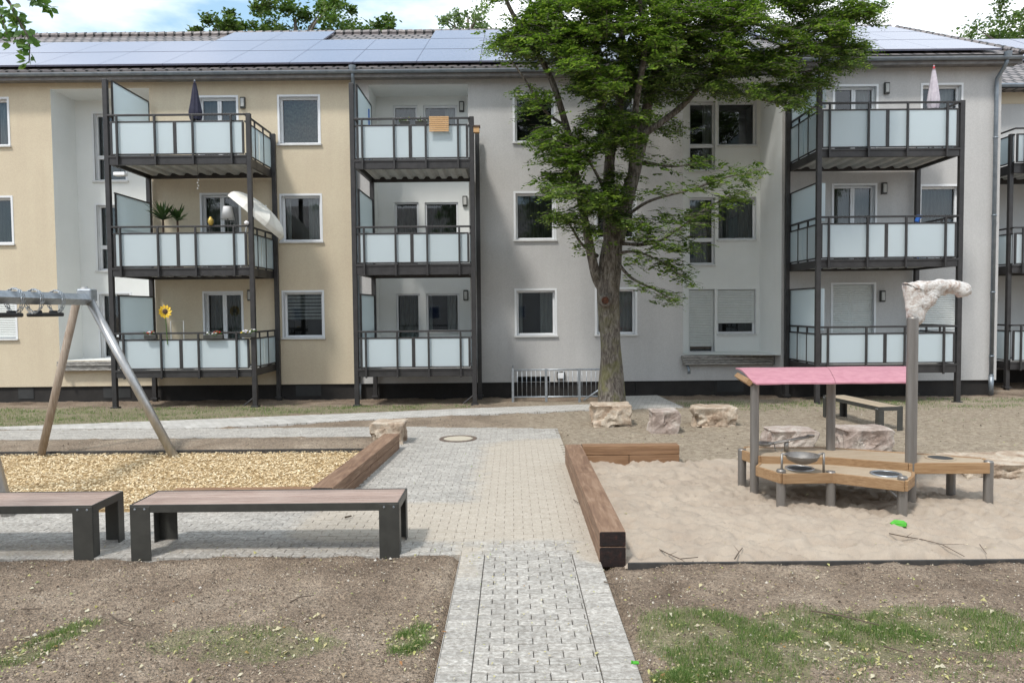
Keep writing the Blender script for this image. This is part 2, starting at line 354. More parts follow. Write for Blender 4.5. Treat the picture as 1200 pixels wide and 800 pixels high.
# ================================================================== GROUND
PATH = [(-.50, -4), (.79, -4), (.79, 6.87), (-.50, 6.87)]
PLAZA = [(-14, 6.87), (.80, 6.87), (.80, 10.95), (.90, 12.5), (.88, 14.15), (.70, 14.38), (-14, 14.38), (-14, 13.42), (-2.25, 13.42), (-2.02, 12.6), (-2.06, 8.5), (-14, 8.5)]
up = [(-60, 491), (0, 502), (241, 501), (420, 492), (690, 479), (735, 479), (801, 477), (770, 462), (731, 463), (700, 469), (640, 475.5), (420, 484), (175, 493.5), (0, 501.5)]
UPATH = [G(*p).xy for p in [(0, 503), (241, 501.5), (420, 492), (560, 485.5), (690, 480), (801, 477), (770, 463), (731, 464), (690, 473.5), (560, 478), (420, 484), (175, 493.5), (0, 500)]]
UPATH = [(-20, G(0, 503).y + .2)] + [tuple(p) for p in UPATH] + [(-20, G(0, 500).y + .3)]
SANDPIT = [(1.03, 6.57), (16, 6.57), (16, 10.95), (1.03, 10.95)]
CHIPS = [(-15, 8.52), (-2.3, 8.52), (-2.1, 12.05), (-15, 12.05)]

GRASS = [  # px x0,y0,x1,y1, amount, angle-ish skew
    (745, 702, 940, 795, 1.0, .3), (890, 708, 1060, 775, .85, .2), (990, 706, 1240, 762, .95, .1), (850, 755, 1240, 805, .4, 0),
    (160, 726, 420, 778, .55, .1), (0, 728, 92, 778, 1.0, -.9), (455, 722, 515, 765, .9, -.3), (760, 780, 830, 800, .8, 0)]
GR = []
for x0, y0, x1, y1, a, sk in GRASS:
    c = G((x0 + x1) / 2, (y0 + y1) / 2); l = G(x0, (y0 + y1) / 2); t = G((x0 + x1) / 2, y0); b = G((x0 + x1) / 2, y1)
    GR.append((c.x, c.y, (c.x - l.x), abs(t.y - b.y) / 2, a, sk))
def grass_amt(x, y):
    g = 0
    for cx, cy, rx, ry, a, sk in GR:
        dx = (x - cx) / rx; dy = (y - cy) / ry + sk * dx
        d = dx * dx + dy * dy
        if d < 1.3: g = max(g, a * (1 - sst(.45, 1.3, d)))
    # strips of lawn by the house
    if y > 14.6:
        top = -.06 * x + 16.7
        if x < -1: g = max(g, .75 * sst(.0, .4, y - (14.9 + (x + 10) * .25)) * (1 - sst(17.6, 18.6, y)))
        if x > 4: g = max(g, .75 * sst(15.8, 17.2, y) * (1 - sst(17.9, 18.8, y)), .3 * sst(11.5, 13, y) * (1 - sst(14, 15, y)))
    return g
def zone_h(x, y):
    v = Vector((x, y, 0))
    if (-.56 < x < .85 and y < 7) or (-20 < x < .95 and 6.9 < y < 8.56) or (-2.2 < x < .95 and 8.4 < y < 14.0) or (x < -2 and 13.5 < y < 14.5) or (-2.2 < x < .93 and y > 13 and y < 14.2 - .14 * x): return -.09
    if inside(x, y, SANDPIT) or inside(x, y, CHIPS): return -.14
    h = -.012 + .032 * mn.noise(v * 1.3) + .026 * mn.noise(v * 4) + .014 * mn.noise(v * 11) + .008 * mn.noise(v * 30)
    if y < 6.8 and (-1.1 < x < -.5 or .79 < x < 1.3): h -= .02
    if y > 15.5: h -= .10 * sst(17, 20, y)
    if x < -2 and 12.05 < y < 13.45: h += .07 * math.sin((y - 12.05) / 1.4 * math.pi)
    if y > 14.2 and x < 4.6 and inside(x, y, UPATH): h = -.06 - (.05 if y > 17 else 0)
    return h
xs = [-400, -120, -50, -25, -17] + [-14 + .075 * i for i in range(374)] + [16, 25, 50, 120, 400]
ys = [-400, -100, -30, -6, 0, 2] + [3.6 + .065 * i for i in range(int(16.9 / .065))] + [21, 22, 24, 30, 60, 120, 400, 900]
nx = len(xs); vv = []; gat = []; dat = []
for y in ys:
    for x in xs:
        near = -14 <= x <= 14.1 and 3 < y < 20.6
        vv.append((x, y, zone_h(x, y) if near else (-.1 if y > 17 else -.02)))
        gat.append(grass_amt(x, y) if y > 3 else .2)
        d = sst(8, 11, y) * (.25 + .75 * sst(-1, 1, x)) * (1 - sst(18.6, 19.3, y))
        dat.append(d * .85 if y < 25 else .3)
me = bpy.data.meshes.new('ground')
me.from_pydata(vv, [], [(j * nx + i, j * nx + i + 1, (j + 1) * nx + i + 1, (j + 1) * nx + i) for j in range(len(ys) - 1) for i in range(nx - 1)])
for nm, arr in (('grass', gat), ('dry', dat)):
    a = me.attributes.new(nm, 'FLOAT', 'POINT'); a.data.foreach_set('value', arr)
me.polygons.foreach_set('use_smooth', [True] * len(me.polygons)); me.materials.append(MATS['soil'])
gr = bpy.data.objects.new('ground', me); COL.objects.link(gr); tag(gr, kind='structure')

def heights(name, x0, x1, y0, y1, st, fn, m, kind, label=None):
    nx = int((x1 - x0) / st) + 1; ny = int((y1 - y0) / st) + 1
    v = [(x0 + (x1 - x0) * i / (nx - 1), y0 + (y1 - y0) * j / (ny - 1)) for j in range(ny) for i in range(nx)]
    me = bpy.data.meshes.new(name); me.from_pydata([(a, b, fn(a, b)) for a, b in v], [], [(j * nx + i, j * nx + i + 1, (j + 1) * nx + i + 1, (j + 1) * nx + i) for j in range(ny - 1) for i in range(nx - 1)])
    me.polygons.foreach_set('use_smooth', [True] * len(me.polygons)); me.materials.append(MATS[m])
    o = bpy.data.objects.new(name, me); COL.objects.link(o); tag(o, label, kind=kind); return o
def sand_h(x, y):
    v = Vector((x, y, 0)); a = mn.noise(v * 1.8) * .025; b = mn.noise(v * 4.6 + Vector((3, 1, 0)))
    b = -abs(b) * .11 + .03; c = -abs(mn.noise(v * 9)) * .06 + mn.noise(v * 20) * .014
    return .005 + a + b + c + .03 * sst(10.2, 10.9, y) - .05 * (1 - sst(6.56, 6.85, y))
heights('sand', 1.0, 15.5, 6.56, 10.9, .035, sand_h, 'sand', 'structure')
heights('wood_chip_bed', -15, -2.12, 8.5, 12.03, .15, lambda x, y: -.02 + .02 * mn.noise(Vector((x, y, 0)) * 1.5), 'chip_bed', 'structure')

# ---- pavers, each block with its own chamfer and a touch of settlement
def sand_drift(x, y):
    a = sst(-1.4, .9, x) * sst(6.9, 8.5, y) * (1 - sst(12.2, 13.6, y))
    b = sst(7.0, 7.6, y) * (1 - sst(8.2, 9.2, y)) * sst(-3, -1.5, x) * .8
    c = .45 * (1 - sst(.0, .35, abs(x + .42))) * sst(5.9, 6.4, y) * (1 - sst(7.0, 7.4, y))
    d = .6 * sst(.35, .75, x) * sst(6.3, 6.8, y) * (1 - sst(7, 8, y))
    e = .35 * (1 - sst(-6, -2, x) * .2) * sst(6.8, 7.0, y) * (1 - sst(7.2, 7.6, y))
    return max(a, b, c, d, e)
pv = []; pf = []; ps = []
def block(x0, x1, y0, y1, z=0):
    g = .002 if y0 > 6.85 else .003; c = .003 if y0 > 6.85 else .004; zt = z + rnd.uniform(-.002, .002); ta, tb = rnd.uniform(-.012, .012), rnd.uniform(-.012, .012)
    n = len(pv); cx, cy = (x0 + x1) / 2, (y0 + y1) / 2
    def P3(x, y, zz): return (x, y, zz + (x - cx) * ta + (y - cy) * tb)
    a, b, e, f = x0 + g, x1 - g, y0 + g, y1 - g
    pv.extend([P3(a + c, e + c, zt), P3(b - c, e + c, zt), P3(b - c, f - c, zt), P3(a + c, f - c, zt), P3(a, e, zt - c), P3(b, e, zt - c), P3(b, f, zt - c), P3(a, f, zt - c),
               P3(a, e, zt - .06), P3(b, e, zt - .06), P3(b, f, zt - .06), P3(a, f, zt - .06)])
    ps.extend([sand_drift(q[0], q[1]) for q in pv[-12:]])
    for q in ((0, 1, 2, 3), (4, 5, 1, 0), (5, 6, 2, 1), (6, 7, 3, 2), (7, 4, 0, 3), (8, 9, 5, 4), (9, 10, 6, 5), (10, 11, 7, 6), (11, 8, 4, 7)): pf.append(tuple(n + i for i in q))
def build_blocks(name):
    me = bpy.data.meshes.new(name); me.from_pydata(pv, [], pf); a = me.attributes.new('sand', 'FLOAT', 'POINT'); a.data.foreach_set('value', ps); me.materials.append(MATS['paving_stone'])
    o = bpy.data.objects.new(name, me); COL.objects.link(o); tag(o, kind='structure'); pv.clear(); pf.clear(); ps.clear()
bw, bh = .2, .1
y = 1.0; r = 0
while y < 6.86:
    block(-.50, -.276, y, y + bh); block(.546, .79, y, y + bh)
    x = -.275 - (0, .1)[r % 2]
    while x < .54:
        a, b = max(x, -.275), min(x + bw, .545)
        if b - a > .012: block(a, b, y, y + bh)
        x += bw
    y += bh; r += 1
build_blocks('path')
def in_plaza(x, y):
    if 6.9 < y < 8.5: return -14 < x < .80
    if 8.5 <= y < 13.45: return -2.06 < x < (.80 if y < 10.95 else .80 + (y - 10.95) * .06)
    if 13.45 <= y < 14.8: return -14 < x < .88 and y < 14.27 - .14 * max(x, -2.2)
    return False
y = 6.87; r = 0
while y < 14.75:
    x = -13.9 - (0, .1)[r % 2]
    while x < 1.0:
        if in_plaza(x + .1, y + .05):
            block(x, min(x + bw, .86), y, y + bh)
        x += bw
    y += bh; r += 1
build_blocks('paved_court')
m = MB()
for z, poly in ((-.016, [(-.495, -3.9), (.785, -3.9), (.785, 6.86), (-.495, 6.86)]), (-.0065, [(-13.9, 6.875), (.80, 6.875), (.80, 8.49), (-13.9, 8.49)]),
                (-.0065, [(-2.06, 8.495), (.80, 8.495), (.86, 13.43), (-2.06, 13.43)]), (-.0065, [(-13.9, 13.44), (.86, 13.44), (.86, 14.1), (-2.2, 14.55), (-13.9, 14.55)])):
    m.prism(poly, z - .05, z)
o = m.build('paving_bed', ['joint_sand', 'joint_light']); tag(o, kind='structure')
for p_ in o.data.polygons: p_.material_index = 0 if p_.center.y < 6.5 else 1
m = MB(); m.prism([(p[0], p[1]) for p in UPATH[::1]], -.05, .004); o = m.build('diagonal_path', 'path_stone'); tag(o, kind='structure')
m = MB(); m.bbox(-.506, -.5, 1, 6.87, -.05, -.004, .002); m.build('path_kerb', 'concrete').__setitem__('kind', 'structure')

# manhole cover
c = G(537, 514); t = thing('manhole_cover', (c.x, c.y, 0), 'round pale concrete manhole cover with rusty rim set in the paved court', 'manhole cover')
m = MB(); m.lathe([(0, .008), (.24, .010), (.26, .006)], c, 40); m.build('lid', 'lid', t)
m = MB(); m.lathe([(.26, .002), (.262, .012), (.335, .012), (.34, -.01)], c, 40); m.build('rim', 'iron', t)

# ================================================================== BUILDINGS
def wall(mb, x0, x1, z0, z1, Y, holes):
    X = sorted({x0, x1} | {v for h in holes for v in h[:2]}); Z = sorted({z0, z1} | {v for h in holes for v in h[2:4]})
    X = [v for v in X if x0 <= v <= x1]; Z = [v for v in Z if z0 <= v <= z1]
    for i in range(len(X) - 1):
        for j in range(len(Z) - 1):
            cx, cz = (X[i] + X[i + 1]) / 2, (Z[j] + Z[j + 1]) / 2
            if any(h[0] < cx < h[1] and h[2] < cz < h[3] for h in holes): continue
            mb.face([(X[i], Y, Z[j]), (X[i + 1], Y, Z[j]), (X[i + 1], Y, Z[j + 1]), (X[i], Y, Z[j + 1])])
def window(par, r, Y, split=(0, 1), cover=None, transom=None, surround=True, label=None, depth=.16, shut=1.0, sill=True, door=False, name='window'):
    x0, x1, z0, z1 = r; b = .055 if surround else 0
    m = MB()
    if surround:   # raised plaster band, 12 mm proud of the wall
        for q in ((x0, x1, z1 - b, z1), (x0, x0 + b, z0, z1 - b), (x1 - b, x1, z0, z1 - b)): m.box(q[0], q[1], Y - .012, Y + .01, q[2], q[3])
    a, c_, e, f = x0 + b, x1 - b, z0 + (0 if door else .03), z1 - b
    for q in (((a, Y - .01, e), (a, Y + depth, e), (a, Y + depth, f), (a, Y - .01, f)), ((c_, Y - .01, e), (c_, Y + depth, e), (c_, Y + depth, f), (c_, Y - .01, f)),
              ((a, Y - .01, f), (c_, Y - .01, f), (c_, Y + depth, f), (a, Y + depth, f)), ((a, Y - .01, e), (c_, Y - .01, e), (c_, Y + depth, e), (a, Y + depth, e))): m.face(q)
    W = m.build(name, 'white_plastic', par)
    if label: W['label'] = label
    if sill:
        m = MB(); m.bbox(x0 - .02, x1 + .02, Y - .06, Y + depth, z0 - .02, z0 + .028, .004); m.build('sill', 'window_stone', W)
    fr = MB(); gl = MB(); t = .055; yf = Y + depth
    for i in range(len(split) - 1):
        l, rr = a + (c_ - a) * split[i], a + (c_ - a) * split[i + 1]
        zs = [e, f] if not transom else [e, e + (f - e) * transom, f]
        for k in range(len(zs) - 1):
            zb, zt = zs[k], zs[k + 1]
            for q in ((l, rr, zb, zb + t), (l, rr, zt - t, zt), (l, l + t, zb + t, zt - t), (rr - t, rr, zb + t, zt - t)):
                fr.bbox(q[0] + .001, q[1] - .001, yf - .045, yf + .03, q[2] + .001, q[3] - .001, .006)
            gl.face([(l + t - .01, yf, zb + t - .01), (rr - t + .01, yf, zb + t - .01), (rr - t + .01, yf, zt - t + .01), (l + t - .01, yf, zt - t + .01)])
    fr.build('frame', 'white_plastic', W); gl.build('pane', 'window_glass', W)
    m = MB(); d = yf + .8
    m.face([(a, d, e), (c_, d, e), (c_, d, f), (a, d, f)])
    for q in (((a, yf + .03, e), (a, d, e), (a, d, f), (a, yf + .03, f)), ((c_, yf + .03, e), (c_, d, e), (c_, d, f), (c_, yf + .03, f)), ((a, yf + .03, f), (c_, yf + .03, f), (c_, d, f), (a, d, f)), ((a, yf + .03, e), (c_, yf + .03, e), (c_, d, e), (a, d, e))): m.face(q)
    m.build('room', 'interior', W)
    if cover in ('curtain', 'lace', 'half'):
        m = MB(); n = 60; xs_ = [a + .03 + (c_ - a - .06) * i / n for i in range(n + 1)]; zb = e + .03
        if cover == 'half': xs_ = [x for x in xs_ if x > a + (c_ - a) * .62 or x < a + (c_ - a) * .16]
        for i in range(len(xs_) - 1):
            if xs_[i + 1] - xs_[i] > .06: continue
            yy = [yf + .16 + .025 * math.sin(x * 55 + math.sin(x * 9)) for x in xs_[i:i + 2]]
            m.face([(xs_[i], yy[0], zb), (xs_[i + 1], yy[1], zb), (xs_[i + 1], yy[1], f - .02), (xs_[i], yy[0], f - .02)])
        m.build('curtain', {'lace': 'lace', 'half': 'sheer'}.get(cover, 'curtain'), W, smooth=True)
    if cover == 'shutter' or cover == 'blind':
        m = MB(); zz = f - .01; lim = f - (f - e) * shut
        y_ = yf - .075 if cover == 'shutter' else yf + .06
        st = .048 if cover == 'shutter' else .07
        while zz - st > lim:
            m.add([(a + .01, y_, zz), (c_ - .01, y_, zz), (c_ - .01, y_ - .014, zz - st * .5), (a + .01, y_ - .014, zz - st * .5), (c_ - .01, y_, zz - st + .004), (a + .01, y_, zz - st + .004)], [(0, 1, 2, 3), (3, 2, 4, 5)])
            zz -= st * (1 if cover == 'shutter' else 1.35)
        m.build('roller_shutter' if cover == 'shutter' else 'blind', 'shutter_slats' if cover == 'shutter' else 'sheer', W)
    return W
def hole(r, surround=True, door=False):
    b = .05
    return (r[0] + b, r[1] - b, r[2] + (.0 if door else .02), r[3] - b) if surround else (r[0], r[1], r[2] + (0 if door else .03), r[3])
def lamp(par, px, py, Y):
    c = P(px, py, Y); m = MB(); m.bbox(c.x - .07, c.x + .07, Y - .07, Y, c.z - .15, c.z + .15, .015); L_ = m.build('wall_lamp', 'bench_steel', par)
    m = MB(); m.bbox(c.x - .045, c.x + .045, Y - .09, Y - .068, c.z - .11, c.z + .11, .01); m.build('diffuser', 'slab_light', L_)

YW, YR, YS = 20.1, 21.2, 19.5
ZB, ZE = .31, 8.62
XB = P(413, 270, YW).x           # joint between the two houses
XL0, XL1 = P(63, 220, YW).x, P(178, 220, YW).x    # recess of the beige house
ZRT = P(110, 104, YW).z
XC0, XC1 = P(434, 220, YW).x, P(549.5, 220, YW).x
XR0, XR1 = P(800.5, 270, YW).x, P(916, 270, YS).x
XE = P(1171, 250, YS).x

beige = thing('apartment_house', (-12, 22, 0), 'beige stuccoed three storey house on the left under a row of solar panels', 'house')
grey = thing('apartment_house', (4, 22, 0), 'grey stuccoed three storey house filling the middle and right behind the tree', 'house')

zslab = P(740, 416, YW).z     # lower edge of the recess openings
# ---- beige house
wb = []
bl = [rect(324, 111, 374.5, 170, YW), rect(328, 227, 378, 284, YW), rect(331.5, 340, 383, 396.5, YW)]
bl = [(bl[1][0], bl[1][1], r[2], r[3]) for r in bl]
ll = [rect(-40, 114, 11, 172, YW), rect(-36, 229.5, 16, 287, YW), rect(-31, 341, 22, 398, YW)]
ll = [(ll[1][0], ll[1][1], r[2], r[3]) for r in ll]
dl = [rect(232, 112, 277, 186, YW), rect(235, 226, 283, 312, YW), rect(235.5, 341, 288, 436, YW)]
dl = [(dl[1][0], dl[1][1], z_, r[3]) for r, z_ in zip(dl, (6.0, 3.32, .80))]
holes = [hole(r) for r in bl + ll] + [hole(r, door=True) for r in dl]
rec = (XL0, XL1, zslab, ZRT)
m = MB(); wall(m, -24, XB, ZB, ZE, YW, holes + [rec])
m.face([(-24, YW, ZB), (-24, 31, ZB), (-24, 31, ZE), (-24, YW, ZE)]); m.face([(-24, 31, ZB), (XB, 31, ZB), (XB, 31, ZE), (-24, 31, ZE)])
m.face([(-24, YW, ZB), (XB, YW, ZB), (XB, YW + .1, ZB), (-24, YW + .1, ZB)])
m.build('wall', 'beige_stucco', beige)
m = MB(); m.box(-24, XB - .001, YW + .06, 30.9, -.6, ZB); m.build('plinth', 'plinth', beige)
def recess(par, x0, x1, z0, z1, Y, holes, right_y=None):
    m = MB(); wall(m, x0, x1, z0, z1, YR, holes); ry = Y if right_y is None else right_y
    m.face([(x0, Y, z0), (x0, YR, z0), (x0, YR, z1), (x0, Y, z1)]); m.face([(x1, ry, z0), (x1, YR, z0), (x1, YR, z1), (x1, ry, z1)])
    m.face([(x0, Y, z1), (x1, ry, z1), (x1, YR, z1), (x0, YR, z1)]); m.face([(x0, Y, z0), (x1, ry, z0), (x1, YR, z0), (x0, YR, z0)])
    return m.build('recess_wall', 'white_stucco', par)
lw = [rect(108.5, 131, 150, 213, YR), rect(112, 238, 152, 318, YR), rect(118, 342, 158, 421, YR)]
lw = [(lw[1][0], lw[1][1], r[2], r[3]) for r in lw]
recess(beige, *rec, YW, [hole(r) for r in lw])
for i, r in enumerate(lw): window(beige, r, YR, (0, 1), 'curtain' if i < 2 else None, .36)
for i, r in enumerate(bl): window(beige, r, YW, (0, 1), ('lace', 'half', 'blind')[i], shut=.62, label=('window with patterned green curtain', None, 'window with half lowered blind')[i])
for i, r in enumerate(ll): window(beige, r, YW, (0, 1), ('half', 'curtain', 'shutter')[i], shut=1)
for r in dl: window(beige, r, YW, (0, .5, 1), 'curtain', sill=False, door=True, name='balcony_door')
for p in ((285, 121), (289, 236), (293.5, 346)): lamp(beige, *p, YW)
def slab_edge(par, x0, x1, px, py):
    m = MB()
    for k in range(4): m.bbox(x0 - .05 + .01 * k, x1 - .02, YW - .16 - .03 * (k % 2), YW - .002, zslab - .03 - .065 * (k + 1) + .02, zslab - .04 - .065 * k + .02 + (.0), .012)
    m.build('recess_slab', 'old_flashing', par)
    c = P(px, py, YW - .1); m = MB(); m.tube([c + Vector((0, .1, .12)), c + Vector((0, 0, .1)), c + Vector((0, -.12, .02)), c + Vector((0, -.14, -.1))], .04, 10); m.build('drain_spout', 'zinc', par, smooth=True)
slab_edge(beige, XL0 + .05, XL1 + .1, 76, 433)
slab_edge(grey, XR0, XR1, 806, 433)

# ---- grey house
gw = [rect(602, 110, 651, 167.5, YW), rect(602, 224, 652, 282, YW), rect(603, 338, 653, 394, YW)]
gw = [(gw[1][0], gw[1][1], r[2], r[3]) for r in gw]
dx = P(697, 365, YW).x - P(603, 365, YW).x
gw2 = [(r[0] + dx, r[1] + dx, r[2] + .01, r[3] + .01) for r in gw]
ZCT = P(490, 99.5, YW).z
lvl = (.80, 3.32, 6.0)
crec = (XC0, XC1, .72, ZCT)
m = MB(); bwin = rect(607, 441, 644, 470, YW)
wall(m, XB, XR0, ZB, ZE, YW, [hole(r) for r in gw + gw2] + [crec, (bwin[0], bwin[1], ZB, bwin[3])])
wall(m, XR0, XR1, ZB, zslab, YW, []); ZRT2 = P(860, 96, YW).z; wall(m, XR0, XR1, ZRT2, ZE, YW, [])
m.face([(XB, YW, ZB), (XR1, YW, ZB), (XR1, YW + .1, ZB), (XB, YW + .1, ZB)])
dr = [rect(977, 99, 1030, 180, YS), rect(974.5, 215, 1027.5, 312, YS), rect(971.5, 331, 1025, 430, YS)]
dr = [(dr[1][0], dr[1][1], z_, r[3]) for r, z_ in zip(dr, (6.0, 3.32, .80))]
wr = [rect(1077.5, 97.5, 1131, 155, YS), rect(1077, 216, 1126.5, 270, YS), rect(1074, 332, 1120, 388, YS)]
wr = [(wr[1][0], wr[1][1], r[2], r[3]) for r in wr]
wall(m, XR1, XE, ZB, ZE, YS, [hole(r, door=True) for r in dr] + [hole(r) for r in wr])
m.face([(XR1, YS, ZB), (XE, YS, ZB), (XE, YW + .1, ZB), (XR1, YW + .1, ZB)])
m.face([(XR1, YS, ZB), (XR1, YW, ZB), (XR1, YW, zslab), (XR1, YS, zslab)]); m.face([(XR1, YS, ZRT2), (XR1, YW, ZRT2), (XR1, YW, ZE), (XR1, YS, ZE)])
m.face([(XE, YS, ZB), (XE, 31, ZB), (XE, 31, ZE), (XE, YS, ZE)]); m.face([(XE, YS, ZE), (XE, 31, ZE), (XE, 25.4, 11.6)]); m.face([(XB, 31, ZB), (XE, 31, ZB), (XE, 31, ZE), (XB, 31, ZE)])
m.build('wall', 'grey_stucco', grey)
m = MB(); m.box(XB, XR1, YW + .06, 30.9, -.6, ZB); m.box(XR1, XE - .05, YS + .06, 30.9, -.6, ZB)
for px in (745, 838, 905): c = P(px, 457, YW + .05); m.box(c.x, c.x + .05, YW + .03, YW + .07, -.3, ZB)
m.build('plinth', 'plinth', grey)
c0, c1 = P(838, 457, YW), P(872, 457, YW)
for a_, b_ in ((838, 872), (20, 38), (120, 152), (346, 376)):
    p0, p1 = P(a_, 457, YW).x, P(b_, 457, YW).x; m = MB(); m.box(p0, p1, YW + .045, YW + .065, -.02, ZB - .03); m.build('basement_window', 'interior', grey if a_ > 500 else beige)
cr = [(rect(463, 124, 491, 190, YR), rect(498, 124, 537, 165, YR)), (rect(463, 237, 491, 315, YR), rect(498, 237, 537, 280, YR)), (rect(463, 344, 491, 440, YR), rect(498, 344, 537, 390, YR))]
cd_ = [(cr[1][0][0], cr[1][0][1], z_, a[3]) for (a, b), z_ in zip(cr, (6.0, 3.32, .80))]; cw_ = [(cr[1][1][0], cr[1][1][1], b[2], b[3]) for a, b in cr]
recess(grey, *crec, YW, [hole(r, False, True) for r in cd_] + [hole(r, False) for r in cw_])
for r in cd_: window(grey, r, YR, (0, 1), 'curtain', surround=False, sill=False, door=True, depth=.08, name='balcony_door')
for i, r in enumerate(cw_): window(grey, r, YR, (0, 1), ('half', 'curtain', 'half')[i], surround=False, depth=.08)
for i, r in enumerate(gw): window(grey, r, YW, (0, 1), (None, 'curtain', 'half')[i])
for i, r in enumerate(gw2): window(grey, r, YW, (0, 1), ('half', None, 'half')[i])
rn = [rect(807.5, 130, 833.5, 201, YR), rect(807.5, 232.5, 834, 311, YR), rect(807, 339, 834.5, 415, YR)]
rw = [rect(839, 119, 886, 171.5, YR), rect(840, 231, 886, 282, YR), rect(839, 339, 885, 392, YR)]
rn = [(rn[1][0], rn[1][1] + .09, r[2], r[3]) for r in rn]; rw = [(rw[1][0] + .03, rw[1][1], r[2], r[3]) for r in rw]
rn[0] = (rn[0][0], rn[0][1], rn[0][2], rw[0][3]); rn[1] = (*rn[1][:3], rw[1][3])
recess(grey, XR0, XR1, zslab, ZRT2, YW, [hole(r, False) for r in rn + rw], YS)
for i, r in enumerate(rn): window(grey, r, YR, (0, 1), ('half', 'curtain', 'shutter')[i], .37 if i < 2 else None, False, shut=.92, label='narrow window with closed roller shutter' if i == 2 else None)
for i, r in enumerate(rw): window(grey, r, YR, (0, 1), (None, 'curtain', 'shutter')[i], None, False, shut=.80, label='window with roller shutter almost down' if i == 2 else None)
for i, r in enumerate(dr): window(grey, r, YS, (0, .5, 1), ('half', 'curtain', 'shutter')[i], sill=False, door=True, name='balcony_door', label='balcony door behind closed roller shutter' if i == 2 else None)
for i, r in enumerate(wr): window(grey, r, YS, (0, 1), ('half', 'curtain', 'shutter')[i], label='window with closed roller shutter' if i == 2 else None)
for p in ((541, 125.5), (545, 236), (546, 346)): lamp(grey, *p, YR)
for p in ((1038.5, 104), (1035.5, 221), (1033.5, 347)): lamp(grey, *p, YS)
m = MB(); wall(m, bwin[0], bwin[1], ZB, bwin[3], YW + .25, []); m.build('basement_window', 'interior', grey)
c = P(657, 440, YW); m = MB(); m.bbox(c.x - .11, c.x + .11, YW - .09, YW, c.z - .11, c.z + .11, .02); lb = m.build('bulkhead_lamp', 'bench_steel', grey)
m = MB(); m.bbox(c.x - .085, c.x + .085, YW - .12, YW - .088, c.z - .075, c.z + .085, .02); m.build('lamp_cover', 'lamp_white', lb)

# ---- roofs
RY, RZ = 25.4, 11.62
def roof(par, x0, x1, ey, ez, skip, over=.0, row3=None):
    m = MB(); th = .16
    sl = Vector((0, RY - ey, RZ - ez)); nrm = Vector((0, -sl.z, sl.y)).normalized()
    def sp(x, s, h=0): return Vector((x, ey, ez)) + sl * s + nrm * h
    back = Vector((0, 2 * RY - ey, ez))
    m.add([sp(x0, 0), sp(x1, 0), sp(x1, 1), sp(x0, 1), Vector((x0, back.y, ez)), Vector((x1, back.y, ez)),
           sp(x0, 0, -th), sp(x1, 0, -th), Vector((x0, RY, RZ - th)), Vector((x1, RY, RZ - th)), Vector((x0, back.y, ez - th)), Vector((x1, back.y, ez - th))],
          [(0, 1, 2, 3), (3, 2, 5, 4), (6, 8, 9, 7), (8, 10, 11, 9), (0, 6, 7, 1), (1, 7, 9, 2), (2, 9, 11, 5), (0, 3, 8, 6), (3, 4, 10, 8), (4, 5, 11, 10)])
    # curved ridge tiles and a run of pantile rolls along the verge
    x = x0
    while x < x1 - .3: m.tube([(x, RY, RZ + .02), (x + .36, RY, RZ + .045)], .10, 8); x += .33
    if over:
        for k in range(24): p = sp(x1 - .02, k / 24, .03); q = sp(x1 - .02, (k + .9) / 24, .05); m.tube([p, q], .07, 7)
    R_ = m.build('roof', 'roof_tiles', par)
    # gutter and eaves board
    m = MB(); n = 9
    for xa, xb in ((x0, x1),):
        prof = [(math.cos(math.pi + math.pi * i / (n - 1)) * .06, math.sin(math.pi + math.pi * i / (n - 1)) * .06) for i in range(n)]
        vs = [(xx, ey - .06 + a, ez - .10 + b) for xx in (xa, xb) for a, b in prof]; m.add(vs, [(i, i + 1, n + i + 1, n + i) for i in range(n - 1)])
    m.tube([(x0, ey - .12, ez - .10), (x1, ey - .12, ez - .10)], .010, 6)
    m.build('gutter', 'zinc', R_)
    m = MB(); m.box(x0, x1, ey + .03, (YW if ey > 19.5 else YS) + .0, ez - .20, ez - .165); m.box(x0, x1, ey + .0, ey + .028, ez - .24, ez - .03); m.build('eaves_board', 'roof_board', R_)
    pw = 1.68; rows = [(.035, .345), (.355, .665), (.675, .965)]
    for ri, (s0, s1) in enumerate(rows):
        x = -24.3
        while x + pw < XE + .2:
            cx = x + pw / 2
            if x0 < cx <= x1 and not (ri == 2 and any(a < cx < b for a, b in skip)):
                m = MB(); vs = []
                for h in (.07, .115):
                    vs += [sp(x + .006, s0, h), sp(x + pw - .006, s0, h), sp(x + pw - .006, s1, h), sp(x + .006, s1, h)]
                m.add(vs, [(0, 3, 2, 1), (4, 5, 6, 7), (0, 1, 5, 4), (1, 2, 6, 5), (2, 3, 7, 6), (3, 0, 4, 7)])
                m.build('solar_panel', 'solar_glass', R_)
            x += pw
    return R_
roof(beige, -24.5, XB, 19.72, 8.66, [(-30, -9.9), (-5.4, 0)])
roof(grey, XB + .002, 6.9, 19.72, 8.66, [(XB - 1, -3.2)])
roof(grey, 6.902, XE + .28, 19.12, 8.66, [], over=1)

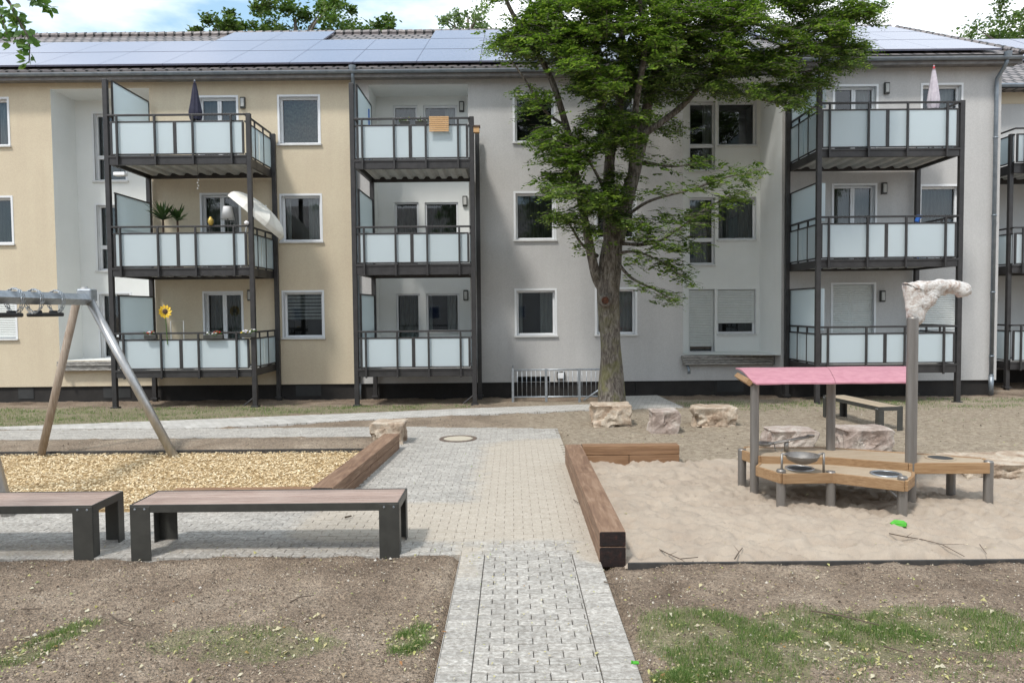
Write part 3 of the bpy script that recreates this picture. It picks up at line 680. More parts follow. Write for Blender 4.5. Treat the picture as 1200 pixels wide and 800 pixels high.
def pipe(par, px0, py0, px1, py1, Y, top):
    a, b = P(px0, py0, Y), P(px1, py1, Y); x = (a.x + b.x) / 2
    m = MB(); m.tube([(x + .05, Y - .35, top), (x + .04, Y - .25, top - .18), (x, Y - .02, top - .42), (x, Y, top - .6), (x, Y, b.z + .35)], .05, 12)
    m.tube([(x, Y, b.z + .4), (x, Y, b.z - .1)], .062, 12)
    for z in (b.z + .4, b.z + .9, 2.6, 4.6, 6.6): m.tube([(x, Y, z), (x, Y, z + .04)], .062, 12)
    m.lathe([(.05, 0), (.09, .12), (.10, .2)], (x + .05, Y - .35, top - .05), 12)
    m.build('downpipe', 'zinc', par, smooth=True)
pipe(grey, 411, 90, 424, 468, YW - .08, 8.55)
pipe(grey, 1168.5, 75, 1161, 458, YS - .08, 8.55)

# ---- steel balconies
def balcony_stack(par, X0, X1, Yf, Yb, levels, posts, side_screen, lab, ret=False):
    for (zr, zf, zb_) in levels:
        m = MB()
        m.bbox(X0, X1, Yf - .04, Yf + .04, zb_, zf, .006); m.bbox(X0, X1, Yb - .08, Yb, zb_ - .0, zf, .006)
        m.bbox(X0, X0 + .07, Yf + .042, Yb - .082, zb_, zf, .006); m.bbox(X1 - .07, X1, Yf + .042, Yb - .082, zb_, zf, .006)
        m.bbox(X0 - .01, X1 + .01, Yf - .06, Yf - .042, zf - .035, zf + .015, .004)
        Bm = m.build('balcony', 'dark_steel', par)
        m = MB(); n = 9; zt = zf - .03
        m.box(X0 + .072, X1 - .072, Yf + .042, Yb - .082, zt - .04, zt)
        for k in range(n): x = X0 + .2 + (X1 - X0 - .4) * k / (n - 1); m.add([(x - .11, Yf + .05, zt - .041), (x - .06, Yf + .05, zt - .10), (x + .06, Yf + .05, zt - .10), (x + .11, Yf + .05, zt - .041), (x - .11, Yb - .09, zt - .041), (x - .06, Yb - .09, zt - .10), (x + .06, Yb - .09, zt - .10), (x + .11, Yb - .09, zt - .041)], [(0, 1, 5, 4), (1, 2, 6, 5), (2, 3, 7, 6)])
        m.build('floor_slab', 'slab_light', Bm)
        m = MB(); W_ = X1 - X0; yr = Yf - .05
        m.bbox(X0, X1, yr - .02, yr + .03, zr - .045, zr, .006); m.bbox(X0 + .05, X1 - .05, yr - .01, yr + .025, zr - .20, zr - .165, .004)
        m.bbox(X0 + .05, X1 - .05, yr - .01, yr + .025, zf + .03, zf + .06, .004)
        for f_, wd in ((.07, .045), (.345, .045), (.62, .045), (.90, .045)):
            x = X0 + W_ * f_; m.bbox(x - wd / 2, x + wd / 2, yr - .07, yr - .022, zb_ - .02, zr - .045, .005)
        x = X0 + W_ * .485; m.bbox(x - .04, x + .04, yr - .012, yr + .027, zf + .06, zr - .20, .004)
        for x in (X0 + .05, X1 - .09): m.bbox(x, x + .05, yr - .012, yr + .027, zf + .06, zr - .20, .004)
        for xs_ in (X0, X1 - .04):
            m.bbox(xs_, xs_ + .04, yr + .03, Yb, zr - .045, zr, .006); m.bbox(xs_, xs_ + .035, yr + .03, Yb, zr - .2, zr - .165, .004); m.bbox(xs_, xs_ + .035, yr + .03, Yb, zf + .03, zf + .06, .004)
            for yy in (Yf + (Yb - Yf) * .33, Yf + (Yb - Yf) * .66, Yb - .05): m.bbox(xs_, xs_ + .04, yy, yy + .04, zb_, zr - .045, .004)
        m.build('railing', 'dark_steel', Bm)
        for a_, b_ in ((X0 + .1, X0 + W_ * .485 - .04), (X0 + W_ * .485 + .04, X1 - .09)):
            m = MB(); m.box(a_, b_, yr + .0, yr + .012, zf + .06, zr - .2); m.build('glass_panel', 'frosted_glass', Bm)
        for xs_ in (X0 + .012, X1 - .024):
            for q in range(2):
                y0_, y1_ = Yf + .03 + (Yb - Yf) * .5 * q, Yf + (Yb - Yf) * .5 * (q + 1) - .03
                m = MB(); m.box(xs_, xs_ + .012, y0_, y1_, zf + .06, zr - .2); m.build('glass_panel', 'frosted_glass', Bm)
        if side_screen:
            zt = zf + 1.82
            m = MB(); m.box(X0 + .045, X0 + .057, Yf + .12, Yb - .02, zf + .05, zt); sc = m.build('privacy_screen', 'frosted_glass', Bm)
            m = MB(); m.bbox(X0 + .03, X0 + .07, Yf + .06, Yb, zt, zt + .035, .004); m.bbox(X0 + .03, X0 + .07, Yf + .08, Yf + .118, zf, zt, .004); m.bbox(X0 + .03, X0 + .07, Yb - .018, Yb + .02, zf, zt, .004); m.build('screen_frame', 'dark_steel', sc)
            if ret:
                m = MB(); m.box(X0 + .07, X0 + .22, Yf + .09, Yf + .1, zr - .1, zt); m.build('screen_return', 'frosted_glass', sc)
    for (x, yy, zt, strut) in posts:
        m = MB(); m.bbox(x - .055, x + .055, yy - .055, yy + .055, -.2, zt, .008); m.bbox(x - .09, x + .09, yy - .09, yy + .09, -.05, -.0, .006)
        if strut: m.tube([(x, yy, .22), (x + strut * .28, yy, .0)], .022, 8)
        m.build('balcony_post', 'dark_steel', par)
def lv(px, Y, rows): return [(P(px, a, Y).z, P(px, b, Y).z, P(px, c, Y).z) for a, b, c in rows]
YF = 18.1
xl0, xl1 = P(132, 280, YF).x, P(292, 290, YF).x
balcony_stack(beige, xl0, xl1, YF, 20.0, lv(230, YF, [(134, 183, 193), (264.5, 314, 323.5), (389, 433.5, 442)]),
              [(xl0 - .06, YF, P(124, 93, YF).z, 0), (xl1 + .06, YF, P(290, 133, YF).z, -1), (xl0 + .02, 19.95, 6.0, 0), (xl1 + .06, 19.95, P(322, 157, 19.95).z, 0)], True, 'left')
xc0, xc1 = P(418, 280, YF).x, P(552, 290, YF).x
balcony_stack(grey, xc0, xc1, YF, 20.0, lv(485, YF, [(138.5, 188, 198), (265, 310, 322), (387, 432, 441)]),
              [(xc0 - .06, YF, P(411, 98, YF).z, 0), (xc1 + .05, YF, P(552, 137, YF).z, -1), (xc0 + .05, 19.95, 6.0, 0), (xc1 + .1, 19.9, 7.0, 0)], True, 'mid')
YF2 = 17.6
xr0, xr1 = P(958, 250, YF2).x, P(1122, 260, YF2).x
balcony_stack(grey, xr0, xr1, YF2, 19.4, lv(1040, YF2, [(120, 175, 184), (253, 304, 313), (381.5, 427, 437)]),
              [(xr0 - .02, YF2 - .1, P(957, 92, YF2).z, 0), (xr1 + .06, YF2, P(1127, 118, YF2).z, 0), (xr0 - .06, 19.35, P(921, 128, 19.4).z, 0), (xr1, 19.35, 6.0, 0)], True, 'right', True)

# ---- third house on the right, set back
far = thing('apartment_house', (18, 24, 0), 'set back house with dark tiled roof at the right edge of the photo', 'house')
Y3 = 22.6; xg = P(1179, 250, Y3).x
m = MB(); d3 = [(xg + 1.0, xg + 1.9, z, z + 2.15) for z in (.8, 3.32, 6.0)]
wall(m, XE + .01, 30, ZB, 8.8, Y3, [hole(r, door=True) for r in d3]); m.build('wall', 'grey_stucco', far)
m = MB(); m.box(XE + .01, 30, Y3 - .02, Y3 - .001, P(1190, 122, Y3).z, 8.8); m.build('frieze', 'beige_stucco', far)
m = MB(); m.box(XE + .02, 30, Y3 + .06, 30, -.6, ZB); m.build('plinth', 'plinth', far)
for r in d3: window(far, r, Y3, (0, 1), None, sill=False, door=True, name='balcony_door')
m = MB(); ez = P(1190, 98, 22.1).z
m.add([(XE + .3, 22.1, ez), (32, 22.1, ez), (32, 28, ez + 3.3), (XE + .3, 28, ez + 3.3), (32, 34, ez), (XE + .3, 34, ez)], [(0, 1, 2, 3), (3, 2, 4, 5)])
m.box(XE + .3, 32, 22.12, Y3, ez - .12, ez - .02)
R3 = m.build('roof', 'roof_tiles', far)
m = MB(); m.tube([(XE + .3, 22.04, ez - .06), (32, 22.04, ez - .06)], .06, 8); m.build('gutter', 'zinc', R3)
for k in range(7):
    for r_ in range(2):
        x = XE + .6 + k * 1.7; s0 = .42 + r_ * .28; s1 = s0 + .27; m = MB()
        def q(x, s, h): return (x, 22.1 + 5.9 * s - h * .49, ez + 3.3 * s + h * .87)
        m.add([q(x, s0, .06), q(x + 1.66, s0, .06), q(x + 1.66, s1, .06), q(x, s1, .06), q(x, s0, .1), q(x + 1.66, s0, .1), q(x + 1.66, s1, .1), q(x, s1, .1)], [(0, 3, 2, 1), (4, 5, 6, 7), (0, 1, 5, 4), (1, 2, 6, 5), (2, 3, 7, 6), (3, 0, 4, 7)])
        m.build('solar_panel', 'solar_glass', R3)
x30 = P(1186, 260, 20.6).x
balcony_stack(far, x30, x30 + 3.6, 20.6, 22.5, lv(1192, 20.6, [(150, 192, 203), (266, 311, 320), (380, 424, 433)]), [(x30 - .0, 20.7, 7.0, 0), (x30 + 3.6, 20.6, 7.0, 0), (x30, 22.4, 7, 0)], False, 'far')

# ---- railing round the basement light well
t = thing('light_well_railing', (1.0, 18.7, 0), 'galvanised barred railing round the basement steps beside the tree trunk', 'railing')
yr = 18.75; xa, xb = P(601, 450, yr).x, P(706, 450, yr).x + .3; zt = P(650, 433, yr).z; zb = P(650, 467, yr).z
def bars(xa, xb, ya, yb, n, nm):
    m = MB(); A = Vector((xa, ya, 0)); B = Vector((xb, yb, 0))
    for z in (zt, zb + .05): m.tube([A + Vector((0, 0, z)), B + Vector((0, 0, z))], .02, 8)
    for k in range(n + 1): p = A.lerp(B, k / n); m.tube([p + Vector((0, 0, zb + .05)), p + Vector((0, 0, zt))], .0085, 6)
    m.build(nm, 'galvanised', t, smooth=True)
bars(xa, xb, yr, yr, 22, 'bar_panel'); bars(xa, xa, yr, YW - .03, 9, 'bar_panel')
for px in (601, 640, 679): x = P(px, 450, yr).x; m = MB(); m.bbox(x - .03, x + .03, yr - .03, yr + .03, -.15, zt + .03, .005); m.build('post', 'galvanised', t)
m = MB(); m.tube([P(684, 469, yr - .1), P(703, 456, yr - .1), P(720, 445, yr - .1)], .025, 8); m.build('handrail', 'galvanised', t, smooth=True)

# ================================================================== PLAYGROUND
# timber sleepers
def sleeper(A, B, wd, h, label, mt, extra=None):
    A, B = Vector(A), Vector(B); d = (B - A); ln = d.length; ang = math.atan2(d.y, d.x); M = Matrix.Translation((A.x, A.y, 0)) @ Matrix.Rotation(ang, 4, 'Z')
    t = thing('timber_edging', (A.x, A.y, 0), label, 'timber edging', 'sleeper edgings round the play areas')
    for z0, z1, cuts in ((-.05, h / 2 - .002, (0, .48, 1)), (h / 2 + .002, h, (0, 1) if ln < 3 else (0, .57, 1))):
        for i in range(len(cuts) - 1):
            m = MB(); m.bbox(ln * cuts[i] + .0015, ln * cuts[i + 1] - .0015, -wd / 2, wd / 2, z0, z1, .009, M); ob = m.build('beam', [mt, 'shaded_timber_end'], t)
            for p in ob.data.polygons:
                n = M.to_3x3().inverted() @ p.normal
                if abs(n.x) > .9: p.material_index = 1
    return t
sleeper((.895, 6.62, 0), (.895, 10.95, 0), .24, .28, 'long stacked timber edge with dark end between paving and sand pit', 'timber')
sleeper((1.02, 10.9, 0), (2.45, 10.9, 0), .2, .28, 'short stacked timber edge across the far corner of the sand pit', 'timber_cross')
sleeper((-2.23, 8.52, 0), (-2.02, 12.25, 0), .26, .25, 'long timber edge between wood chips and paved court ending at a stone', 'timber')
sleeper((-4.0, 8.62, 0), (-2.37, 8.62, 0), .2, .22, 'short timber edge behind the right bench along the wood chips', 'timber_cross')
m = MB(); m.bbox(1.02, 16, 6.53, 6.555, -.08, .02, .003); tag(m.build('edging_strip', 'edging'), 'thin dark edging strip along the near side of the sand pit', 'edging')
m = MB(); m.bbox(-15, -2.2, 12.04, 12.07, -.08, .045, .003); tag(m.build('edging_strip', 'edging'), 'thin dark edging strip between wood chips and bare soil', 'edging')

# rocks
def rock(px0, px1, pt, pb, depth, label, mt='rock_tan', seed=0, rot=0):
    c = G((px0 + px1) / 2, pb); wd = (px1 - px0) / FPX * c.y; Yc = c.y + depth / 2
    h = CAM_H - (CAM_H - P((px0 + px1) / 2, pt, c.y + depth * .85).z); h = P((px0 + px1) / 2, pt, c.y + depth * .85).z
    bm = bmesh.new(); bmesh.ops.create_cube(bm, size=1); bmesh.ops.bevel(bm, geom=bm.edges[:], offset=.035, segments=1, affect='EDGES')
    bmesh.ops.subdivide_edges(bm, edges=bm.edges[:], cuts=1, use_grid_fill=True); bmesh.ops.triangulate(bm, faces=bm.faces[:])
    for _ in range(3): bmesh.ops.subdivide_edges(bm, edges=bm.edges[:], cuts=1, use_grid_fill=True)
    off = Vector((seed * 7.3, seed * 3.1, 0)); R = Matrix.Rotation(rot, 3, 'Z')
    for v in bm.verts:
        p = v.co.copy(); s = Vector((wd, depth, h + .08))
        q = Vector((p.x * s.x, p.y * s.y, (p.z + .5) * s.z - .08))
        n = Vector(p).normalized()
        big = mn.noise(q * 2.6 + off); k = mn.cell(q * 5.5 + off) if hasattr(mn, 'cell') else 0; fine = mn.noise(q * 9 + off); f3 = mn.noise(q * 24 + off)
        rid = abs(mn.noise(q * 5 + off * 2))
        rid2 = abs(mn.noise(q * 2.2 + off * 3)); d = .035 * big + .03 * fine + .014 * f3 - .045 * rid - .06 * (1 if rid2 > .28 else 0) * (1 if p.z < .42 else .3)
        topf = .35 if p.z > .42 else 1
        q += Vector((n.x, n.y, n.z * topf)) * d * min(1.3, wd + .3)
        q.x += .10 * mn.noise(off + Vector((0, 0, q.z * 3))) * topf
        q = R @ q; v.co = q
    me = bpy.data.meshes.new('boulder'); bm.to_mesh(me); bm.free(); me.materials.append(MATS[mt]); me.polygons.foreach_set('use_smooth', [True] * len(me.polygons))
    try: me.set_sharp_from_angle(angle=RAD(32))
    except Exception: pass
    o = bpy.data.objects.new('boulder', me); COL.objects.link(o); o.location = (c.x, Yc, 0)
    tag(o, label, 'rock', 'quarried stone blocks round the playground'); return o
rock(694, 741, 471, 499, .55, 'rough tan boulder right in front of the big tree trunk', 'rock_tan', 1)
rock(763, 797, 478, 507, .5, 'small squarish pinkish boulder between the tree boulder and a wide low one', 'rock_pink', 2)
rock(814, 866, 473.5, 500, .6, 'wide low boulder with pale flat top just left of the pink roof post', 'rock_tan', 3)
rock(904, 958, 499, 527, .55, 'pinkish boulder behind the metal scoop lever of the sand table', 'rock_pink', 4)
rock(989, 1047, 497, 532, .6, 'tall blocky pink boulder in front of the distant bench', 'rock_pink', 5)
rock(1136, 1290, 530, 560, .9, 'long low flat stone slab at the right edge of the sand', 'rock_tan', 6)
rock(435, 475, 491, 521, .5, 'cream boulder at the far end of the long left timber edge', 'rock_tan', 8)

# benches
def bench(x0, x1, y0, y1, H, label, M=None, n=6, leg_w=.19):
    cx, cy = (x0 + x1) / 2, (y0 + y1) / 2; M = M or Matrix.Identity(4); base = M @ Vector((cx, cy, 0))
    t = thing('park_bench', tuple(base), label, 'bench', 'backless slatted benches')
    m = MB()
    m.bbox(x0, x1, y0, y0 + .012, H - .075, H, .003, M); m.bbox(x0, x1, y1 - .012, y1, H - .075, H, .003, M)
    m.bbox(x0, x0 + .012, y0 + .013, y1 - .013, H - .075, H, .003, M); m.bbox(x1 - .012, x1, y0 + .013, y1 - .013, H - .075, H, .003, M)
    for k in (.25, .5, .75): x = x0 + (x1 - x0) * k; m.bbox(x - .03, x + .03, y0 + .013, y1 - .013, H - .07, H - .045, .003, M)
    m.build('frame', 'bench_steel', t)
    m = MB(); dw = (y1 - y0 - .034) / n
    for k in range(n): a = y0 + .017 + dw * k; m.bbox(x0 + .016, x1 - .016, a + .004, a + dw - .004, H - .043, H - .003, .005, M)
    m.build('seat', 'bench_wood', t)
    for xx, sx in ((x0, 1), (x1, -1)):
        for yy, sy in ((y0, 1), (y1, -1)):
            m = MB(); a, b = sorted((xx + .002 * sx, xx + leg_w * sx)); c_, d = sorted((yy + (-.004) * sy, yy + .008 * sy))
            m.bbox(a, b, c_, d, -.03, H - .015, .003, M)                  # broad flat of the angle
            a2, b2 = sorted((xx + .0 * sx, xx + .010 * sx)); c2, d2 = sorted((yy + .008 * sy, yy + .11 * sy)); m.bbox(a2, b2, c2, d2, -.03, H - .076, .003, M)
            lg = m.build('leg', 'bench_steel', t)
            m = MB()
            for bx in (.05, .14):
                X_ = xx + leg_w * bx * sx / .19; Mx = M @ Matrix.Translation((X_, yy - .004 * sy, H - .042)) @ Matrix.Rotation(RAD(90) * sy, 4, 'X')
                m.lathe([(0, .006), (.008, .005), (.011, 0)], (0, 0, 0), 10, M=Mx)
            m.build('bolt', 'galvanised', lg)
    return t
bench(P(152.5, 620, 6.87).x, P(468, 620, 6.87).x, 6.87, 7.43, .50, 'black steel bench with reddish wooden slats, the one shown whole beside the path')
bench(P(109, 620, 6.87).x - 2.5, P(109, 620, 6.87).x, 6.87, 7.43, .50, 'black steel bench with wooden slats cut off by the left edge')
Mb = Matrix.Translation((6.85, 14.5, 0)) @ Matrix.Rotation(RAD(97), 4, 'Z')
wood_backup = MATS['bench_wood']; MATS['bench_wood'] = MATS['deck_top']
bench(-.95, .95, -.24, .24, .44, 'distant slatted bench on bare ground in front of the right balconies', Mb, 5, .1)
MATS['bench_wood'] = wood_backup

# swing
sw = thing('playground_swing', (-7, 12, 0), 'tall steel and timber swing frame standing in the wood chips at left', 'swing')
top = P(97, 348, 12.0); f1 = G(46, 534); f2 = G(207, 534)
m = MB(); ax = (f2 - P(98, 338, 12.0)).normalized(); m.tube([P(97.5, 338, 12.0), f2 - Vector((0, 0, .1))], .07, 18); m.build('leg', 'brushed_steel', sw, smooth=True)['label'] = 'bright steel pipe leg'
m = MB(); m.tube([P(90, 352, 12.05), f1 - Vector((0, 0, .1))], .06, 18); m.build('leg', 'pole_wood', sw, smooth=True)['label'] = 'leg in wood brown'
A2 = Vector((-6.6, 8.7, 2.52)); nf = G(12, 604)
for q, mt in ((Vector((nf.x, nf.y, -.1)), 'brushed_steel'), (Vector((-8.0, 9.1, -.1)), 'brushed_steel')):
    m = MB(); m.tube([A2 + Vector((0, 0, .05)), q], .07, 18); m.build('leg', mt, sw, smooth=True)
b0 = P(104, 351, 12.0); b1 = A2.copy()
m = MB(); m.tube([b0, b1], [.09, .09], 4); o = m.build('crossbeam', 'galvanised', sw)
m = MB(); m.bbox(b0.x - .14, b0.x + .09, 11.9, 12.1, b0.z - .03, b0.z + .17, .02); m.build('bracket', 'galvanised', sw)
def chain_pts(fn, n):
    return [fn(i / n) for i in range(n + 1)]
def chain(m, pts, r=.010):
    for i in range(len(pts) - 1):
        a, b = pts[i], pts[i + 1]; mid = (a + b) / 2; d = (b - a); n = d.normalized(); u = n.cross(Vector((0, 0, 1)) if i % 2 else Vector((1, 0, 0)))
        if u.length < .01: u = Vector((0, 1, 0))
        u.normalize(); L_ = d.length * .68
        ring = [mid + n * math.cos(q) * L_ + u * math.sin(q) * L_ * .5 for q in [k * math.pi / 4 for k in range(9)]]
        m.tube(ring, r * .55, 5, False)
def beam_at(px):
    best = min((abs(600 + FPX * (b0.lerp(b1, k / 200).x / b0.lerp(b1, k / 200).y) - px), k) for k in range(201)); return b0.lerp(b1, best[1] / 200)
def swing_seat(pxs, label):
    a, b = beam_at(pxs[0]), beam_at(pxs[1]); mid = (a + b) / 2
    t = thing('rubber_swing', tuple(mid - Vector((0, 0, .3))), label, 'swing seat', 'swing seats wound up over the crossbeam')
    dv = (b - a).normalized(); m = MB(); Mx = Matrix.Translation(mid - Vector((0, 0, .235))) @ dv.to_track_quat('X', 'Z').to_matrix().to_4x4()
    m.bbox(-.30, .30, -.11, .11, -.03, .03, .02, Mx); m.bbox(-.23, -.17, -.05, .05, .02, .06, .012, Mx); m.bbox(.17, .23, -.05, .05, .02, .06, .012, Mx)
    m.build('seat', 'black_rubber', t)
    for s in (-1, 1):
        c = mid + dv * .26 * s; m = MB(); pr = Vector((dv.y, -dv.x, 0))
        for w_ in range(2):
            cc = c + dv * (.05 * w_ * s)
            pts = [cc + pr * math.cos(q) * .115 + Vector((0, 0, 1)) * (math.sin(q) * (.12 if math.sin(q) > 0 else .20 + .02 * w_)) for q in [k * 2 * math.pi / 18 for k in range(19)]]
            chain(m, pts)
        m.build('chain', 'galvanised', t, smooth=True)
swing_seat((38, 70), 'black rubber swing seat chained up under the crossbeam near the frame bracket')
swing_seat((-4, 10), 'swing seat chained up at the left edge of the photo, mostly out of view')

# sand table
st = thing('sand_play_table', (4.2, 8.9, 0), 'two level wooden sand table with steel posts, pink roof and wrapped crane', 'playground equipment')
def upost(px, foot, topy, r=.052, nm='post', z0=-.15):
    c = G(px, foot); z = P(px, topy, c.y + r).z; m = MB(); m.tube([(c.x, c.y + r, z0), (c.x, c.y + r, z - .01)], r, 20)
    m.lathe([(r, z - .01), (r * .85, z + .004), (0, z + .008)], (c.x, c.y + r, 0), 20); o = m.build(nm, 'play_steel', st); smooth_angle(o, 40); return c
for a in ((871, 571, 526), (917, 595, 550), (975.5, 595, 552), (1060, 605, 558), (1161, 590, 540), (1117, 580, 549)): upost(*a)
c1 = upost(885.5, 580, 447); c3 = upost(1070, 591, 372, .062)
m = MB(); xm = P(973.5, 500, 9.35); m.tube([(xm.x, 9.35, -.1), (xm.x, 9.35, P(973.5, 447, 9.35).z)], .055, 20); smooth_angle(m.build('post', 'play_steel', st))
def deck(front, back, z, th, nm, holes=[]):
    F = [U(px, py, z) for px, py in front]; Bk = [U(px, py, z) for px, py in back]
    poly = [(p.x, p.y) for p in F] + [(p.x, p.y) for p in reversed(Bk)]
    m = MB(); m.prism(poly, z - .035, z - .002); d_ = m.build(nm, 'deck_top', st)
    m = MB(); n = len(poly)
    for i in range(n):
        a, b = Vector(poly[i]), Vector(poly[(i + 1) % n]); d = b - a
        if d.length < .03: continue
        M = Matrix.Translation((a.x, a.y, z)) @ Matrix.Rotation(math.atan2(d.y, d.x), 4, 'Z'); m.bbox(-.003, d.length + .003, -.035, -.001, -th, .006, .006, M)
    m.build('fascia', 'deck_wood', d_)
    return d_
ud = deck([(871, 527), (892, 534.5), (970, 535.5), (1064, 542.5), (1158, 542)], [(876, 523.5), (902, 524.5), (967, 524.5), (1063, 531), (1150, 537)], .475, .12, 'upper_deck')
ld = deck([(889, 546.5), (917, 555), (975.5, 554), (1060, 563.5), (1068, 557)], [(894, 542), (918, 543), (970, 542.5), (1058, 550), (1068, 553)], .395, .11, 'lower_deck')
def ring(px, py, z, r, mt, inner=True, par=None):
    c = U(px, py, z); m = MB(); m.lathe([(r * .84, z + .001), (r * .86, z + .010), (r, z + .010), (r * 1.02, z + .001)], (c.x, c.y, 0), 28); o = m.build('rim', mt, par, smooth=True)
    m = MB(); m.lathe([(0, z + .0045), (r * .85, z + .004)], (c.x, c.y, 0), 28); m.build('opening', 'interior', par)
ring(937, 548.5, .395, .165, 'brushed_steel', par=ld); ring(1038, 555, .395, .165, 'galvanised', par=ld); ring(1102, 536.5, .475, .165, 'deck_top', par=ud)
c = U(940, 532.5, .60); t_ = MB(); t_.lathe([(0, .50), (.08, .515), (.15, .55), (.175, .60), (.19, .602), (.19, .592), (.16, .54), (.08, .502)], (c.x, c.y, 0), 28); dish = t_.build('dish', 'play_steel', st, smooth=True)
for s in (-1, 1):
    m = MB(); x = c.x + s * .24; m.tube([(x, c.y - .02, .39), (x, c.y - .02, .62)], .014, 8); m.tube([(x, c.y - .02, .62), (c.x + s * .17, c.y - .02, .60)], .012, 8)
    m.build('dish_support', 'play_steel', dish, smooth=True)
a, b, pv_ = P(896, 520, 9.25), P(950, 511, 9.25), P(921.5, 516, 9.25)
m = MB(); m.tube([(pv_.x, 9.25, .48), tuple(pv_)], .028, 12); lev = m.build('lever_post', 'play_steel', st, smooth=True)
m = MB()
for q in (-.03, .03): m.tube([a + Vector((.06, q, .0)), b + Vector((0, q * .8, 0))], .012, 8)
m.lathe([(0, -.02), (.07, -.012), (.10, .02), (.105, .02), (.07, -.02)], a, 18); m.lathe([(0, -.01), (.045, -.005), (.05, .015)], b, 14)
m.tube([a + Vector((.12, 0, 0)), a + Vector((.14, 0, -.09)), a + Vector((.2, 0, -.11)), pv_ - Vector((.04, 0, .1))], .006, 6)
m.build('scoop_lever', 'play_steel', lev, smooth=True)
m = MB(); p0, p1 = P(1040, 573, 8.2), P(1057, 588, 8.2); m.tube([p0, p1], .022, 8); m.build('brace', 'play_steel', st)
# pink roof: two bent sheets over the posts
zr0, zr1 = P(975, 448, 8.9).z, P(975, 434, 9.9).z
cols = [(P(879, 440, 8.95).x, P(975, 440, 8.95).x), (P(975.5, 440, 8.95).x, P(1065, 440, 8.95).x)]
for k, (xa, xb) in enumerate(cols):
    m = MB(); n = 12; prof = []
    for i in range(n + 1):
        s = i / n; prof.append((8.86 + 1.0 * s, zr0 + (zr1 + .035 - zr0) * math.sin(s * math.pi * .62) / math.sin(.62 * math.pi) + (0 if i else -.015)))
    nxx = 16; vs = []
    for lay in (0, .018):
        for i, (yy, zz) in enumerate(prof):
            for j in range(nxx + 1):
                u = j / nxx; x = xa + (xb - xa) * u; 
                if i == 0: 
                    edge = min(u if k == 0 else 9, (1 - u) if k == 1 else 9); x += (.05 * (1 - min(1, edge * 6))) * (1 if k == 0 else -1)
                x += (yy - 8.86) * (.10 + .40 * (x - cols[0][0]) / (cols[1][1] - cols[0][0])); vs.append((x, yy, zz + lay + .006 * mn.noise(Vector((x * 3, yy * 3, 0)))))
    W1 = nxx + 1; NL = (n + 1) * W1; fs = []
    for i in range(n):
        for j in range(nxx):
            q = i * W1 + j; fs.append((q, q + W1, q + W1 + 1, q + 1)); fs.append((NL + q, NL + q + 1, NL + q + W1 + 1, NL + q + W1))
    for j in range(nxx): fs.append((j, j + 1, NL + j + 1, NL + j)); q = n * W1 + j; fs.append((q, NL + q, NL + q + 1, q + 1))
    for i in range(n):
        q = i * W1; fs.append((q, NL + q, NL + q + W1, q + W1)); q += nxx; fs.append((q, q + W1, NL + q + W1, NL + q))
    m.add(vs, fs); m.build('roof_sheet', 'pink_sheet', st, smooth=False)
m = MB(); x = cols[0][0] - .012
m.tube([(x, 8.93, zr0 + .005), (x + .12, 9.8, zr0 + .01)], .045, 4); m.build('roof_beam', 'deck_wood', st)
m = MB(); m.tube([(cols[1][1] + .02, 8.95, zr0 - .01), (cols[1][1] + .45, 9.8, zr0 - .01)], .035, 4); m.build('roof_beam', 'deck_wood', st)

# wrapped crane head: a sleeve of plastic tied round the arm
def skin(name, pts, edges, rads, mt, parent, sub=3, amp=.03, sc=9):
    o_ = Vector(parent['_o']); me = bpy.data.meshes.new(name); me.from_pydata([tuple(Vector(p) - o_) for p in pts], edges, [])
    ob = bpy.data.objects.new(name, me); COL.objects.link(ob)
    md = ob.modifiers.new('s', 'SKIN'); 
    for i, r in enumerate(rads): me.skin_vertices[0].data[i].radius = r
    me.skin_vertices[0].data[0].use_root = True
    sb = ob.modifiers.new('sub', 'SUBSURF'); sb.levels = sub; sb.render_levels = sub
    dg = bpy.context.evaluated_depsgraph_get(); m2 = bpy.data.meshes.new_from_object(ob.evaluated_get(dg)); ob.modifiers.clear(); ob.data = m2
    for v in m2.vertices:
        q = v.co; n = v.normal
        d = amp * mn.noise(q * sc) + amp * .8 * abs(mn.noise(q * sc * 2.3)) - amp * .3; v.co = q + n * d
    m2.materials.clear(); m2.materials.append(MATS[mt]); m2.polygons.foreach_set('use_smooth', [True] * len(m2.polygons)); ob.parent = parent; ob['_o'] = tuple(o_)
    return ob
YC = 8.62
wp = [P(1072, 383, YC), P(1072, 369, YC), P(1074, 353, YC), P(1068, 338, YC), P(1085, 338, YC), P(1102, 336, YC), P(1117, 335, YC), P(1130, 339, YC), P(1131, 348, YC), P(1086, 346, YC)]
skin('wrapped_head', wp, [(0, 1), (1, 2), (2, 3), (3, 4), (4, 5), (5, 6), (6, 7), (7, 8), (2, 9), (9, 4)],
     [(.085, .085), (.105, .105), (.14, .14), (.12, .12), (.125, .125), (.10, .10), (.095, .095), (.115, .115), (.085, .10), (.12, .12)], 'wrap', st, 3, .022, 8)

